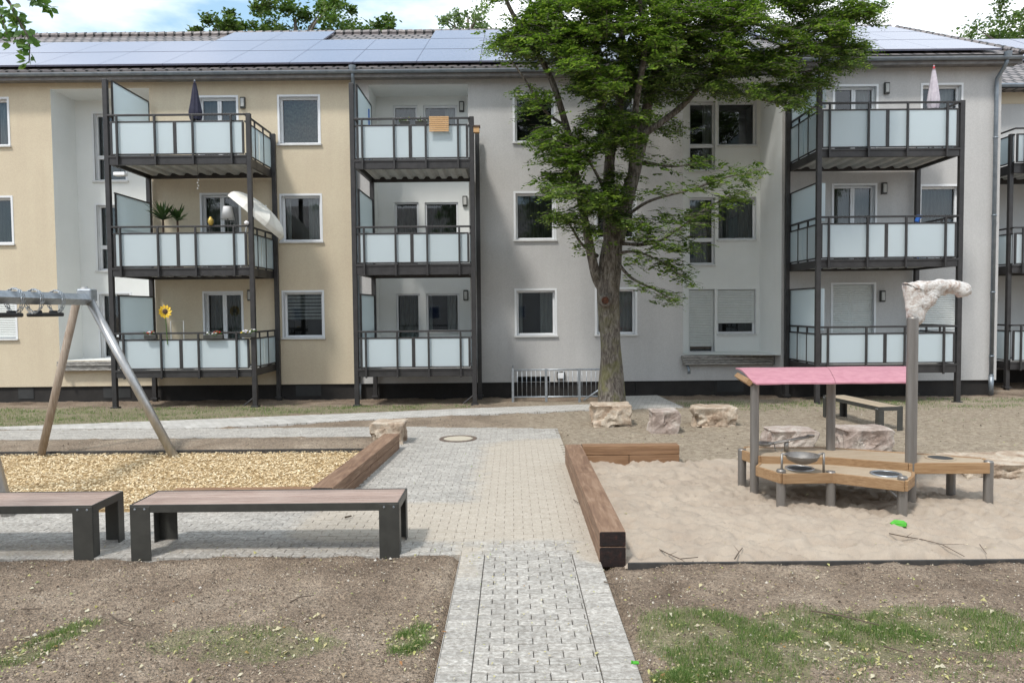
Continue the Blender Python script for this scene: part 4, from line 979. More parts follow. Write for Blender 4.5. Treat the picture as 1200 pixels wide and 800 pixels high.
# green toy and twigs
def lump(name, c, r, mt, label, cat):
    m = MB(); m.lathe([(0, -.01), (r, -.005), (r * .9, .03), (r * .55, .045), (0, .04)], c, 12); o = m.build(name, mt); return tag(o, label, cat)
c = G(1052, 617); m = MB(); m.tube([c + Vector((-.07, 0, .025)), c + Vector((-.02, .02, .035)), c + Vector((.06, .0, .03)), c + Vector((.08, -.02, .025))], [.02, .035, .035, .02], 8)
m.bbox(c.x - .06, c.x + .07, c.y - .05, c.y + .05, .01, .03, .008); tag(m.build('sand_mould', 'green_plastic', origin=c), 'bright green plastic sand toy lying in the sand pit', 'toy')
c = G(745, 777); m = MB(); m.bbox(c.x - .02, c.x + .02, c.y - .015, c.y + .015, 0, .012, .004); m.bbox(c.x - .03, c.x - .02, c.y - .005, c.y + .005, 0, .02, .002); tag(m.build('bottle_cap', 'green_plastic', origin=c), 'small green cap beside the right edge of the foreground path', 'cap')
def twig(pts, label, r=.006):
    q = [G(*p) for p in pts]; m = MB(); w_ = []
    for i, p in enumerate(q): w_.append(p + Vector((0, 0, .02 + .008 * (i % 2))))
    m.tube(w_, [r * (1 - .55 * i / len(w_)) for i in range(len(w_))], 6); 
    for k in range(1, len(w_) - 1):
        d = (w_[k + 1] - w_[k]); s = Vector((-d.y, d.x, .1)).normalized() * d.length * .45 * (1 if k % 2 else -1); m.tube([w_[k], w_[k] + s + d * .4], [r * .5, r * .2], 5)
    tag(m.build('twig', 'twig_bark', origin=q[0]), label, 'twig', 'fallen twigs')
twig([(773, 646), (785, 653), (797, 657), (818, 656)], 'forked dark twig on the near edge of the sand pit beside the timber')
twig([(861, 657), (866, 650), (870, 644)], 'tiny upright twig near the sand edging strip')
twig([(1042, 627), (1062, 632), (1080, 634), (1104, 641), (1130, 654)], 'long thin twig lying in the sand in front of the table')
twig([(1148, 640), (1156, 652)], 'short twig in the sand at far right', .004)
twig([(950, 718), (985, 725), (1030, 735)], 'long bare twig lying across the foreground grass', .007)
twig([(1036, 760), (1062, 769)], 'short twig on soil at the lower edge of the right grass')
twig([(708, 684), (718, 688), (722, 697)], 'curled black twig just right of the path edge')
twig([(25, 716), (48, 717)], 'short dark twig on soil above the left grass tuft')
twig([(128, 722), (142, 732), (165, 737)], 'branched twig on the soil in the lower left')
twig([(340, 708), (352, 703), (368, 700)], 'thin twig on the soil below the whole bench')
twig([(672, 587), (679, 592), (690, 600)], 'small twig cluster at the foot of the long right timber', .005)
c = G(404, 609); twig([(404, 608), (412, 607)], 'flat grey twig lying on the paving behind the whole bench', .012)

# ================================================================== THINGS ON THE BALCONIES
def closed_parasol(px, ptop, pbot, Y, floor, mt, label, tip=None, wpx=14):
    T = P(px, ptop, Y); B_ = P(px, pbot, Y); t = thing('parasol', (T.x, Y, floor), label, 'parasol')
    r = wpx / 2 / FPX * Y; m = MB(); n = 28; vs = []; rows = 14; H = T.z - B_.z
    for i in range(rows + 1):
        s = i / rows; z = T.z - .08 - H * s; rr = r * (.22 + .78 * min(1, s * 1.25)) * (1 if s < .85 else 1 - (s - .85) * 1.2)
        for k in range(n): q = 2 * math.pi * k / n; f_ = 1 + .16 * math.sin(q * 8 + s * 2.2) ; vs.append((T.x + math.cos(q) * rr * f_, Y + math.sin(q) * rr * f_, z))
    m.add(vs, [(i * n + k, i * n + (k + 1) % n, (i + 1) * n + (k + 1) % n, (i + 1) * n + k) for i in range(rows) for k in range(n)] + [tuple(range(n))])
    m.build('canopy', mt, t, smooth=True)
    m = MB(); m.tube([(T.x, Y, floor + .02), (T.x, Y, T.z)], .02, 10); m.build('pole', 'galvanised', t, smooth=True)
    m = MB(); m.lathe([(.03, T.z - .1), (.02, T.z - .02), (.0, T.z + .03)], (T.x, Y, 0), 10); m.build('finial', tip or mt, t, smooth=True)
    m = MB(); m.lathe([(0, floor + .002), (.24, floor + .002), (.24, floor + .05), (.05, floor + .08), (.03, floor + .2)], (T.x, Y, 0), 20); m.build('stand', 'bench_steel', t, smooth=True)
LV = lv(230, YF, [(134, 183, 193), (264.5, 314, 323.5), (389, 433.5, 442)]); LR = lv(1040, YF2, [(120, 175, 184), (253, 304, 313), (381.5, 427, 437)]); LC = lv(485, YF, [(138.5, 188, 198), (265, 310, 322), (387, 432, 441)])
closed_parasol(228, 94, 137, 18.8, LV[0][1], 'navy_cloth', 'closed navy blue parasol on the top left balcony')
closed_parasol(1094.5, 77, 124, 18.4, LR[0][1], 'lilac_cloth', 'closed lilac parasol with red tip on the top right balcony', 'red', 13)
# open tilted parasol on the middle left balcony
C0 = P(301, 253, 18.9); t = thing('parasol', (C0.x, 18.9, LV[1][1]), 'open cream parasol tipped sideways on the middle left balcony', 'parasol')
Mx = Matrix.Translation(C0) @ Matrix.Rotation(RAD(-10), 4, 'X') @ Matrix.Rotation(RAD(40), 4, 'Y')
m = MB(); n = 32; vs = []; rows = 7
for i in range(rows + 1):
    s = i / rows
    for k in range(n):
        q = 2 * math.pi * k / n; rr = .86 * math.sin(s * 1.45) / math.sin(1.45) * (1 - .035 * abs(math.sin(q * 4)) * s); vs.append(Mx @ Vector((rr * math.cos(q), rr * math.sin(q), .33 * math.cos(s * 1.45) - .055 * abs(math.sin(q * 4)) * math.sin(math.pi * min(1, s * .9)) )))
m.add(vs, [(i * n + k, i * n + (k + 1) % n, (i + 1) * n + (k + 1) % n, (i + 1) * n + k) for i in range(rows) for k in range(n)])
base = len(vs); vs2 = [Mx @ Vector((.86 * (1 - .035 * abs(math.sin(2 * math.pi * k / n * 4))) * math.cos(2 * math.pi * k / n), .86 * (1 - .035 * abs(math.sin(2 * math.pi * k / n * 4))) * math.sin(2 * math.pi * k / n), z)) for z in (.036, -.08) for k in range(n)]
m.add(vs2, [(k, (k + 1) % n, n + (k + 1) % n, n + k) for k in range(n)])
m.build('canopy', 'cream_cloth', t, smooth=False)
m = MB()
for k in range(8): q = 2 * math.pi * k / 8; m.tube([Mx @ Vector((0, 0, .33)), Mx @ Vector((.45 * math.cos(q), .45 * math.sin(q), .26)), Mx @ Vector((.83 * math.cos(q), .83 * math.sin(q), .04))], .006, 5)
m.build('rib', 'galvanised', t)
m = MB(); m.tube([Mx @ Vector((0, 0, .36)), Mx @ Vector((0, 0, -.4)), (C0.x - .45, 18.9, LV[1][1])], .02, 8); m.build('pole', 'lamp_white', t)
# lamp
c = P(267, 258, 18.5); t = thing('table_lamp', (c.x, 18.5, LV[1][1]), 'white lamp with flared shade behind the middle left balcony rail', 'lamp')
zt = P(267, 242, 18.5).z; zb = P(267, 257, 18.5).z
m = MB(); m.lathe([(.10, zt), (.165, zb), (.16, zb + .004), (.095, zt)], (c.x, 18.5, 0), 24); m.build('lamp_shade', 'lamp_white', t, smooth=True)
m = MB(); m.tube([(c.x, 18.5, LV[1][1]), (c.x, 18.5, zt - .02)], .012, 8); m.lathe([(0, LV[1][1] + .02), (.14, LV[1][1] + .02), (.14, LV[1][1] + .004)], (c.x, 18.5, 0), 20); m.build('lamp_stand', 'bench_steel', t)
# palms
def palm(px, py, Y, floor, R, label, n=16):
    c = P(px, py, Y); t = thing('potted_palm', (c.x, Y, floor), label, 'potted plant', 'spiky palms on the middle left balcony')
    m = MB()
    for k in range(n):
        q = 2 * math.pi * k / n + rnd.uniform(-.2, .2); el = rnd.uniform(.25, 1.3); ln = R * rnd.uniform(.75, 1.1); d = Vector((math.cos(q) * math.cos(el), math.sin(q) * math.cos(el), math.sin(el))); s = Vector((-math.sin(q), math.cos(q), 0)) * .034
        p0 = c; p1 = c + d * ln * .5; p2 = c + d * ln + Vector((0, 0, -.12 * ln))
        m.add([p0 - s * .5, p0 + s * .5, p1 + s, p1 - s, p2], [(0, 1, 2, 3), (3, 2, 4)])
    m.build('fronds', 'palm', t)
    m = MB(); m.tube([(c.x, Y, floor + .25), tuple(c)], .025, 7); m.build('stem', 'brown', t)
    m = MB(); m.lathe([(0, floor + .005), (.11, floor + .005), (.15, floor + .27), (.14, floor + .27), (.13, floor + .24), (0, floor + .24)], (c.x, Y, 0), 18); m.build('pot', 'pot', t)
palm(191, 258, 18.55, LV[1][1], .60, 'larger dark spiky palm beside the privacy screen', 44)
palm(208, 259, 18.6, LV[1][1], .50, 'smaller spiky palm to the right of the larger one', 36)
# small ornaments
def vase(px, py, Y, h, r, mt, label, floor=None):
    c = P(px, py, Y); m = MB(); m.lathe([(0, 0), (r * .6, 0), (r, h * .4), (r * .85, h * .75), (r * .4, h * .9), (r * .45, h), (0, h)], c, 16); return tag(m.build('ornament', mt, origin=c, smooth=True), label, 'ornament')
vase(247, 264, 18.02, .2, .07, 'gold', 'small gold jar on the middle left balcony rail')
vase(289, 263.5, 18.02, .10, .06, 'white_petal', 'small pinkish white ball on the rail beside the tipped parasol')
def flower_box(x0p, x1p, py, label, cols, n=16, Y=YF - .12):
    a, b = P(x0p, py, Y), P(x1p, py, Y); t = thing('flower_box', ((a.x + b.x) / 2, Y, a.z - .1), label, 'flower box', 'flower boxes on the balcony rails')
    m = MB(); m.bbox(a.x, b.x, Y - .06, Y + .045, a.z - .13, a.z - .02, .01); 
    m.build('box', 'bench_steel', t)
    ms = {c: MB() for c in cols}; lf = MB()
    for k in range(n):
        p = Vector((rnd.uniform(a.x, b.x), Y + rnd.uniform(-.06, .05), a.z + rnd.uniform(-.02, .06))); c = cols[k % len(cols)]
        ms[c].lathe([(0, .02), (.028, .012), (.03, -.008), (0, -.015)], p, 7)
        for _ in range(4):
            q = p + Vector((rnd.uniform(-.05, .05), rnd.uniform(-.04, .04), rnd.uniform(-.06, 0))); d = Vector((rnd.uniform(-1, 1), rnd.uniform(-1, .2), rnd.uniform(-.2, 1))).normalized() * .05; s = d.cross(Vector((0, 1, .3))).normalized() * .015; lf.face([q, q + d * .5 + s, q + d, q + d * .5 - s])
    for c, mm in ms.items(): mm.build('blossom', c, t)
    lf.build('leaves', 'leaves_bright', t)
flower_box(170, 184, 391, 'red and white flowers at the left of the lowest beige house balcony', ['red', 'white_petal'], 12)
flower_box(239, 262, 391, 'red and white flowers at the middle of the lowest beige house balcony', ['red', 'white_petal'], 12)
flower_box(282, 300, 389, 'lilac and yellow flowers at the right corner of the lowest beige house balcony', ['white_petal', 'yellow', 'lilac_cloth'], 18)
flower_box(469, 480, 141, 'small white flowers left on the top middle balcony rail', ['white_petal', 'yellow'], 6, YF + .12)
flower_box(487, 500, 141, 'small pale flowers beside the slatted mat on the top middle balcony', ['white_petal', 'lilac_cloth'], 7, YF + .12)
# pinwheel flower
c = P(193.5, 365, 18.0); t = thing('sunflower_pinwheel', (c.x, 18.0, LV[2][0] - .3), 'yellow sunflower pinwheel standing at the lowest left balcony rail', 'pinwheel')
m = MB()
for k in range(11):
    q = 2 * math.pi * k / 11; d = Vector((math.cos(q), 0, math.sin(q))); s = Vector((-math.sin(q), 0, math.cos(q)))
    m.add([c + d * .05, c + d * .12 + s * .045 + Vector((0, .02, 0)), c + d * .175 + s * .01, c + d * .12 - s * .045 - Vector((0, .02, 0))], [(0, 1, 2, 3)])
m.build('petals', 'yellow', t)
m = MB(); m.lathe([(0, .03), (.05, .02), (.065, 0)], c, 18, M=Matrix.Rotation(RAD(90), 4, 'X')); m.build('centre', 'brown', t)
m = MB(); m.tube([c + Vector((0, .01, -.05)), (c.x + .02, 18.03, LV[2][0] - .3)], .01, 7); m.build('stem', 'leaves_bright', t)
# slatted mat hanging over the rail
a = rect(503, 136.5, 526, 154, YF - .14); t = MB(); k = 0; z = a[3]
while z > a[2]: t.bbox(a[0], a[1], YF - .165, YF - .145, z - .042, z - .004, .004); z -= .046
tag(t.build('slatted_mat', 'slat_mat', origin=((a[0] + a[1]) / 2, YF - .15, a[2])), 'tan slatted wooden mat hung over the top middle balcony rail', 'mat')
c = P(556, 152, YF); t = thing('bird_feeder', (c.x, YF, c.z), 'little wooden bird feeder fixed to the right post of the top middle balcony', 'bird feeder')
m = MB(); m.bbox(c.x - .02, c.x + .12, YF - .07, YF + .07, c.z - .08, c.z + .05, .006); m.build('body', 'slat_mat', t)
m = MB(); m.add([(c.x - .04, YF - .09, c.z + .05), (c.x + .14, YF - .09, c.z + .05), (c.x + .14, YF + .09, c.z + .05), (c.x - .04, YF + .09, c.z + .05), (c.x - .04, YF, c.z + .11), (c.x + .14, YF, c.z + .11)], [(0, 1, 5, 4), (2, 3, 4, 5), (0, 4, 3), (1, 2, 5), (0, 3, 2, 1)]); m.build('roof', 'brown', t)
# blue pole in the corner of the top middle balcony
c = P(432, 142, 19.6); m = MB(); m.tube([(c.x, 19.6, LC[0][1] + .01), (c.x, 19.6, P(432, 128, 19.6).z)], .03, 8); m.lathe([(.03, LC[0][1] + .01), (.10, LC[0][1] + .01), (.10, LC[0][1] + .03), (.03, LC[0][1] + .05)], (c.x, 19.6, 0), 12); tag(m.build('folded_pole', 'blue'), 'blue pole standing in the left corner of the top middle balcony', 'pole')
# hanging planter & wind chime on the left, blue watering can on the right
c = P(141, 204, YF - .05); t = thing('hanging_planter', tuple(c), 'small pale tray hanging by a wire under the top left balcony', 'planter')
m = MB(); m.bbox(c.x - .14, c.x + .14, c.y - .08, c.y + .08, c.z - .05, c.z + .04, .02); m.build('tray', 'lamp_white', t)
m = MB(); m.tube([c + Vector((0, 0, .04)), (c.x, c.y, LV[0][2])], .006, 5); m.build('wire', 'bench_steel', t)
c = P(232, 216, YF + .3); t = thing('wind_chime', (c.x, c.y, LV[0][2]), 'tiny wind chime hanging from the underside of the top left balcony', 'wind chime')
m = MB(); zt = LV[0][1] - .14; m.tube([(c.x, c.y, zt), (c.x, c.y, c.z + .1)], .004, 5); m.build('cord', 'bench_steel', t)
m = MB()
for k in range(4): m.lathe([(0, .03), (.025, .01), (.0, -.02)], c + Vector((.01 * (-1) ** k, 0, .1 - .07 * k)), 8)
m.build('beads', 'lamp_white', t)
c = P(1076.5, 255, 18.2); m = MB(); m.tube([(c.x - .05, 18.2, c.z - .1), (c.x, 18.2, c.z + .02), (c.x + .09, 18.2, c.z + .03)], [.05, .06, .03], 10)
m.tube([(c.x, 18.2, LR[1][1] + .0), (c.x, 18.2, c.z - .05)], .015, 6); m.lathe([(0, LR[1][1] + .005), (.12, LR[1][1] + .005), (.12, LR[1][1] + .03), (.015, LR[1][1] + .05)], (c.x, 18.2, 0), 12); tag(m.build('garden_ornament', MATS['blue'].name), 'small bright blue ornament behind the middle right balcony rail', 'ornament')
# chair back frame seen over the lowest left rail
c = P(208, 376, 18.6); m = MB(); x0, x1 = P(200, 376, 18.6).x, P(215, 376, 18.6).x; z1 = P(208, 376, 18.6).z; z0 = LV[2][1] + .004
m.tube([(x0, 18.6, z0), (x0, 18.6, z1), (x1, 18.6, z1), (x1, 18.6, z0)], .012, 7); m.box(x0, x1, 18.2, 18.6, z0 + .42, z0 + .44); m.tube([(x0, 18.2, z0), (x0, 18.2, z0 + .43)], .012, 6); m.tube([(x1, 18.2, z0), (x1, 18.2, z0 + .43)], .012, 6)
tag(m.build('balcony_chair', 'clear_frame'), 'thin metal chair frame on the lowest left balcony', 'chair')

# ================================================================== TREES
def leaf_spray(m, c, dirv, ln, nleaf, lw, droop=.3):
    dirv = dirv.normalized(); side = dirv.cross(Vector((0, 0, 1)))
    if side.length < .05: side = Vector((1, 0, 0))
    side.normalize(); upv = side.cross(dirv).normalized()
    for k in range(nleaf):
        s = (k + .5) / nleaf; p = c + dirv * ln * s + Vector((0, 0, -droop * ln * s * s)); sg = 1 if k % 2 else -1
        out = (side * sg * rnd.uniform(.55, 1) + dirv * rnd.uniform(.3, .8) + Vector((0, 0, rnd.uniform(-.45, .15)))).normalized()
        L_ = lw * rnd.uniform(.75, 1.25) * (1.15 - .5 * s); nn = (upv + Vector((rnd.uniform(-.5, .5), rnd.uniform(-.5, .5), rnd.uniform(-.3, .3)))).normalized(); w_ = out.cross(nn).normalized() * L_ * .27
        p0 = p + out * .01; m.face([p0, p0 + out * L_ * .45 + w_, p0 + out * L_, p0 + out * L_ * .45 - w_])
def interp(pts, n):
    pts = [Vector(p) for p in pts]; out = []
    for i in range(len(pts) - 1):
        p0 = pts[max(i - 1, 0)]; p1 = pts[i]; p2 = pts[i + 1]; p3 = pts[min(i + 2, len(pts) - 1)]
        for k in range(n):
            t = k / n; out.append(.5 * ((2 * p1) + (p2 - p0) * t + (2 * p0 - 5 * p1 + 4 * p2 - p3) * t * t + (3 * p1 - p0 - 3 * p2 + p3) * t ** 3))
    out.append(pts[-1]); return out
TY = 16.8
tr = thing('broadleaf_tree', tuple(G(718, 479)), 'large leafy tree with mossy trunk in front of the grey house', 'tree')
def limb(m, pl, r0, r1, n=10, jag=.12):
    pts = interp([P(a, b, c) for a, b, c in pl], 6); k = len(pts); 
    for i, p in enumerate(pts): p += Vector((mn.noise(p * .9) * .05, mn.noise(p * .9 + Vector((5, 0, 0))) * .05, 0)) * min(1, i / 6)
    m.tube(pts, [r0 + (r1 - r0) * (i / (k - 1)) ** .8 for i in range(k)], n, True, None, jag); return pts
m = MB()
tp = [P(719, 484, TY), P(718, 470, TY), P(717, 440, TY), P(715, 400, TY), P(713, 360, TY), P(714, 325, TY), P(718, 290, TY), P(724, 262, TY)]; tpi = interp(tp, 8)
rr = [.46, .30, .262, .24, .232, .25, .23, .19]; k = len(tpi); rads = []
for i in range(k): f_ = i / (k - 1) * (len(rr) - 1); a_ = int(min(f_, len(rr) - 2)); rads.append(rr[a_] + (rr[a_ + 1] - rr[a_]) * (f_ - a_))
m.tube(tpi, rads, 48, True, None, .22)
LM = []
LM.append(limb(m, [(722, 285, TY), (733, 235, TY), (741, 205, TY), (751, 166, TY + .2), (765, 100, TY + .3), (780, 27, TY + .4), (792, -60, TY + .4), (800, -160, TY)], .20, .05, 14))
LM.append(limb(m, [(716, 290, TY), (713, 243, TY), (715, 180, TY + .3), (727, 112, TY + .4), (729, 0, TY + .6), (725, -120, TY + .5), (730, -220, TY)], .17, .04, 12))
LM.append(limb(m, [(712, 345, TY), (699, 322, TY - .1), (686, 268, TY - .3), (676, 210, TY - .4), (663, 148, TY - .5), (645, 90, TY - .6), (623, 50, TY - .8), (596, 5, TY - 1), (575, -60, TY - 1)], .13, .035, 10))
LM.append(limb(m, [(751, 160, TY), (798, 126, TY + .2), (834, 90, TY + .3), (880, 72, TY + .2), (950, 40, TY), (1010, 10, TY - .2)], .09, .02, 8))
LM.append(limb(m, [(716, 200, TY), (705, 120, TY - .3), (700, 50, TY - .5), (690, -40, TY - .6), (670, -120, TY - .6)], .09, .025, 8))
LM.append(limb(m, [(740, 208, TY), (745, 130, TY - .5), (755, 60, TY - .9), (750, -30, TY - 1.1), (760, -120, TY - 1.1)], .10, .025, 8))
LM.append(limb(m, [(765, 100, TY + .3), (800, 50, TY + .5), (850, 5, TY + .6), (900, -60, TY + .4), (940, -120, TY)], .08, .02, 8))
LM.append(limb(m, [(780, 40, TY + .4), (830, -30, TY - .5), (870, -100, TY - 1)], .07, .02, 7))
LM.append(limb(m, [(663, 148, TY - .5), (640, 130, TY - 1), (615, 90, TY - 1.2), (590, 60, TY - 1.2)], .04, .012, 6))
for pl in ([(724, 262, TY), (760, 236, TY - .5), (810, 222, TY - .9), (850, 208, TY - 1), (882, 202, TY - 1.1)], [(722, 285, TY), (765, 285, TY - .6), (800, 265, TY - .9), (835, 240, TY - 1), (878, 222, TY - 1)],
           [(718, 298, TY), (745, 295, TY - .5), (775, 308, TY - .8), (808, 330, TY - 1)], [(718, 300, TY), (740, 325, TY - .4), (770, 340, TY - .7), (790, 352, TY - .9)], [(718, 250, TY), (690, 225, TY - .9), (660, 205, TY - 1.3), (632, 208, TY - 1.5)],
           [(716, 240, TY), (690, 190, TY - 1), (655, 165, TY - 1.5), (628, 165, TY - 1.7)], [(700, 300, TY), (680, 285, TY - .5), (665, 262, TY - .8), (650, 250, TY - 1)], [(755, 190, TY), (790, 195, TY - .6), (830, 188, TY - .8)],
           [(834, 90, TY + .3), (870, 110, TY), (905, 120, TY - .2), (940, 130, TY - .3)], [(880, 72, TY + .2), (930, 85, TY), (975, 78, TY - .2)]):
    LM.append(limb(m, pl, .045, .008, 6))
o = m.build('trunk', 'bark', tr, smooth=True)
# the knot hole scar
kn = P(709, 352, TY - .3); m = MB(); Mk = Matrix.Rotation(RAD(90), 4, 'X')
m.lathe([(.0, -.01), (.05, -.005), (.07, .045), (.095, .06), (.13, .035), (.16, -.03)], kn, 18, M=Mk); kb = m.build('knot', 'bark', tr, smooth=True)
m = MB(); m.lathe([(0, .052), (.045, .058), (.075, .066), (.085, .05)], kn, 14, M=Mk @ Matrix.Scale(1.5, 3, (0, 1, 0)).to_4x4() if False else Mk); m.build('knot_hollow', 'knot_wood', kb, smooth=True)

BL = [  # px, py, rx, ry, Y, dY, sprays
    (650, 15, 70, 55, TY - .6, 1.3, 230), (720, 0, 60, 60, TY, 1.6, 200), (790, 5, 65, 60, TY + .2, 1.4, 230), (860, 10, 60, 50, TY + .1, 1.2, 210), (930, 15, 60, 40, TY - .2, 1.0, 170), (985, 15, 38, 34, TY - .4, .8, 95),
    (660, 75, 42, 42, TY - .9, .9, 130), (700, 110, 42, 45, TY - .7, 1.0, 135), (745, 85, 45, 50, TY + .3, 1.3, 120), (800, 75, 45, 40, TY + .4, 1.0, 130), (865, 75, 50, 34, TY, .9, 145), (925, 70, 48, 34, TY - .2, .8, 135),
    (680, 160, 40, 34, TY - 1.1, .8, 110), (720, 175, 42, 36, TY - .3, 1.0, 75), (655, 205, 36, 22, TY - 1.5, .5, 80), (695, 225, 38, 26, TY - .9, .7, 95), (665, 250, 22, 20, TY - 1.0, .4, 38), (690, 275, 20, 18, TY - .8, .4, 22),
    (765, 130, 35, 34, TY + .5, .8, 55), (930, 115, 30, 24, TY - .3, .5, 55), (985, 60, 34, 24, TY - .3, .6, 60), (840, 110, 34, 18, TY, .6, 42), (603, 40, 24, 24, TY - 1, .5, 38), (633, 120, 18, 18, TY - 1.2, .4, 22), (640, 165, 20, 14, TY - 1.5, .4, 22),
    (740, 235, 26, 26, TY - .3, .5, 38), (735, 60, 45, 45, TY - 1.2, .5, 90), (775, 25, 50, 35, TY - 1.1, .5, 80), (700, 20, 40, 35, TY - 1.4, .5, 70), (735, 140, 30, 32, TY - .9, .4, 45), (650, 50, 35, 30, TY - 1.4, .4, 55), (830, 45, 40, 25, TY - .6, .5, 55), (1010, 12, 20, 16, TY - .4, .4, 25), (745, 270, 24, 22, TY - .5, .5, 36)]
BR = [  # sprays that follow long thin boughs: polyline, spread px, count
    ([(750, 225), (810, 218), (850, 205), (884, 202)], 9, 55, TY - 1), ([(745, 280), (800, 265), (840, 240), (880, 222)], 13, 85, TY - 1), ([(735, 300), (775, 305), (810, 325)], 12, 60, TY - .8), ([(735, 325), (770, 340), (798, 352)], 9, 34, TY - .8),
    ([(755, 258), (790, 250), (835, 262)], 10, 38, TY - .6), ([(760, 195), (800, 192), (835, 186)], 7, 26, TY - .7), ([(720, 240), (670, 212), (628, 210)], 10, 46, TY - 1.4), ([(700, 200), (655, 168), (622, 160)], 9, 34, TY - 1.6), ([(752, 282), (790, 290), (815, 282)], 9, 36, TY - .8)]
m = MB(); tw = MB(); ctr = Vector((P(722, 150, TY).x, TY, 0))
def put(p, n=1, ln=.42):
    d = Vector((p.x - ctr.x, (p.y - ctr.y) * .9, 0)); d = d.normalized() if d.length > .3 else Vector((rnd.uniform(-1, 1), rnd.uniform(-1, 1), 0)).normalized()
    d = (d + Vector((rnd.uniform(-.8, .8), rnd.uniform(-.8, .8), rnd.uniform(-.25, .45)))).normalized()
    L_ = ln * rnd.uniform(.6, 1.3); leaf_spray(m, p - d * L_ * .5, d, L_, 14, .088 * rnd.choice((.8, 1, 1.3)), .35)
    if rnd.random() < .5: tw.tube([p - d * L_ * .6, p, p + d * L_ * .45 + Vector((0, 0, -.12 * L_))], .004, 3, False)
for px, py, rx, ry, Y, dY, n in BL:
    # foliage gathers in layered plates with gaps between
    nc = max(3, int(n / 12)); cl = []
    for _ in range(nc):
        q = Vector((rnd.gauss(0, .48), rnd.gauss(0, .5), rnd.gauss(0, .48))); cl.append((px + max(-1, min(1, q.x)) * rx, py + max(-1, min(1, q.z)) * ry, Y + q.y * dY))
    for i in range(int(n * (3.9 if py < 125 else 3.2))):
        a_, b_, c_ = cl[i % nc]; put(P(a_ + rnd.gauss(0, 10), b_ + rnd.gauss(0, 5) , c_ + rnd.gauss(0, .3)))
for pl, sp_, n, Y in BR:
    for i in range(int(n * 1.7)):
        u = rnd.random() ** .8 * (len(pl) - 1); k = min(int(u), len(pl) - 2); f_ = u - k; x_ = pl[k][0] + (pl[k + 1][0] - pl[k][0]) * f_; y_ = pl[k][1] + (pl[k + 1][1] - pl[k][1]) * f_; put(P(x_ + rnd.gauss(0, 6), y_ + rnd.gauss(0, sp_ * .55), Y + rnd.gauss(0, .3)), 1, .34)
# upper crown above the picture
for i in range(900):
    a_ = rnd.uniform(0, 2 * math.pi); r_ = rnd.random() ** .5; z = rnd.uniform(9.8, 14.5); R_ = 4.6 * math.sqrt(max(.05, 1 - ((z - 10) / 5) ** 2))
    put(Vector((ctr.x + .6 + math.cos(a_) * r_ * R_, TY + math.sin(a_) * r_ * R_ * .75, z)), 1, .6)
cr_ = m.build('crown', 'leaves', tr); tw.build('twigs', 'bark', tr)

def far_tree(px, ptop, Y, R, label, mt='leaves_far', lw=.22, n=5200, zb=6, tall=None):
    T = P(px, ptop, Y); H = T.z; t = thing('background_tree', (T.x, Y, 0), label, 'tree', 'trees behind the roofs'); m = MB(); cl = []
    cz = H - R * 1.15
    for _ in range(46):
        v = Vector((rnd.gauss(0, 1), rnd.gauss(0, 1), rnd.gauss(0, 1))).normalized() * rnd.uniform(.35, 1.12) ; cl.append((Vector((T.x + v.x * R, Y + v.y * R, cz + v.z * R * 1.1)), rnd.uniform(.10, .26) * R))
    for i in range(n):
        c, r = cl[i % len(cl)]; p = c + Vector((rnd.gauss(0, .5), rnd.gauss(0, .5), rnd.gauss(0, .4))) * r
        d = Vector((rnd.uniform(-1, 1), rnd.uniform(-1, 1), rnd.uniform(-.6, .6))).normalized(); s = d.cross(Vector((rnd.uniform(-1, 1), rnd.uniform(-1, 1), 1))).normalized() * lw * .3; L_ = lw * rnd.uniform(.7, 1.3)
        m.face([p, p + d * L_ * .5 + s, p + d * L_, p + d * L_ * .5 - s])
    m.build('crown', mt, t)
    m = MB(); m.tube([(T.x, Y, -.1), (T.x + .2, Y, H * .4), (T.x, Y, cz), (T.x, Y, cz + R * .5)], [.3, .25, .16, .05], 10)
    for k in range(9):
        c, r = cl[k]; m.tube([(T.x, Y, cz - R * .6 + k * .1), (Vector((T.x, Y, cz)) + c) / 2, c], [.10, .06, .02], 6)
    m.build('trunk', 'bark', t, smooth=True); return t
far_tree(262, 14, 36, 1.5, 'lowest leftmost tree top showing over the beige roof')
far_tree(292, 8, 38, 2.0, 'small round tree top left of the tallest one over the roof')
far_tree(345, -22, 36, 2.7, 'tallest dense green tree top over the middle of the roof', n=7500)
far_tree(402, -4, 38, 2.6, 'light green tree top on the right slope of the tallest one', n=6500)
far_tree(428, 12, 36, 1.6, 'rightmost low tree top of the group over the beige roof')
far_tree(548, -6, 42, 2.0, 'thin pale tree top just left of the large tree crown', 'leaves_pale', n=2600)
far_tree(1168, 12, 46, 2.6, 'pale airy tree top over the gable at the right', 'leaves_pale', n=4200)
far_tree(1196, -8, 42, 3.0, 'green tree top at the upper right corner', 'leaves_far', n=5200)

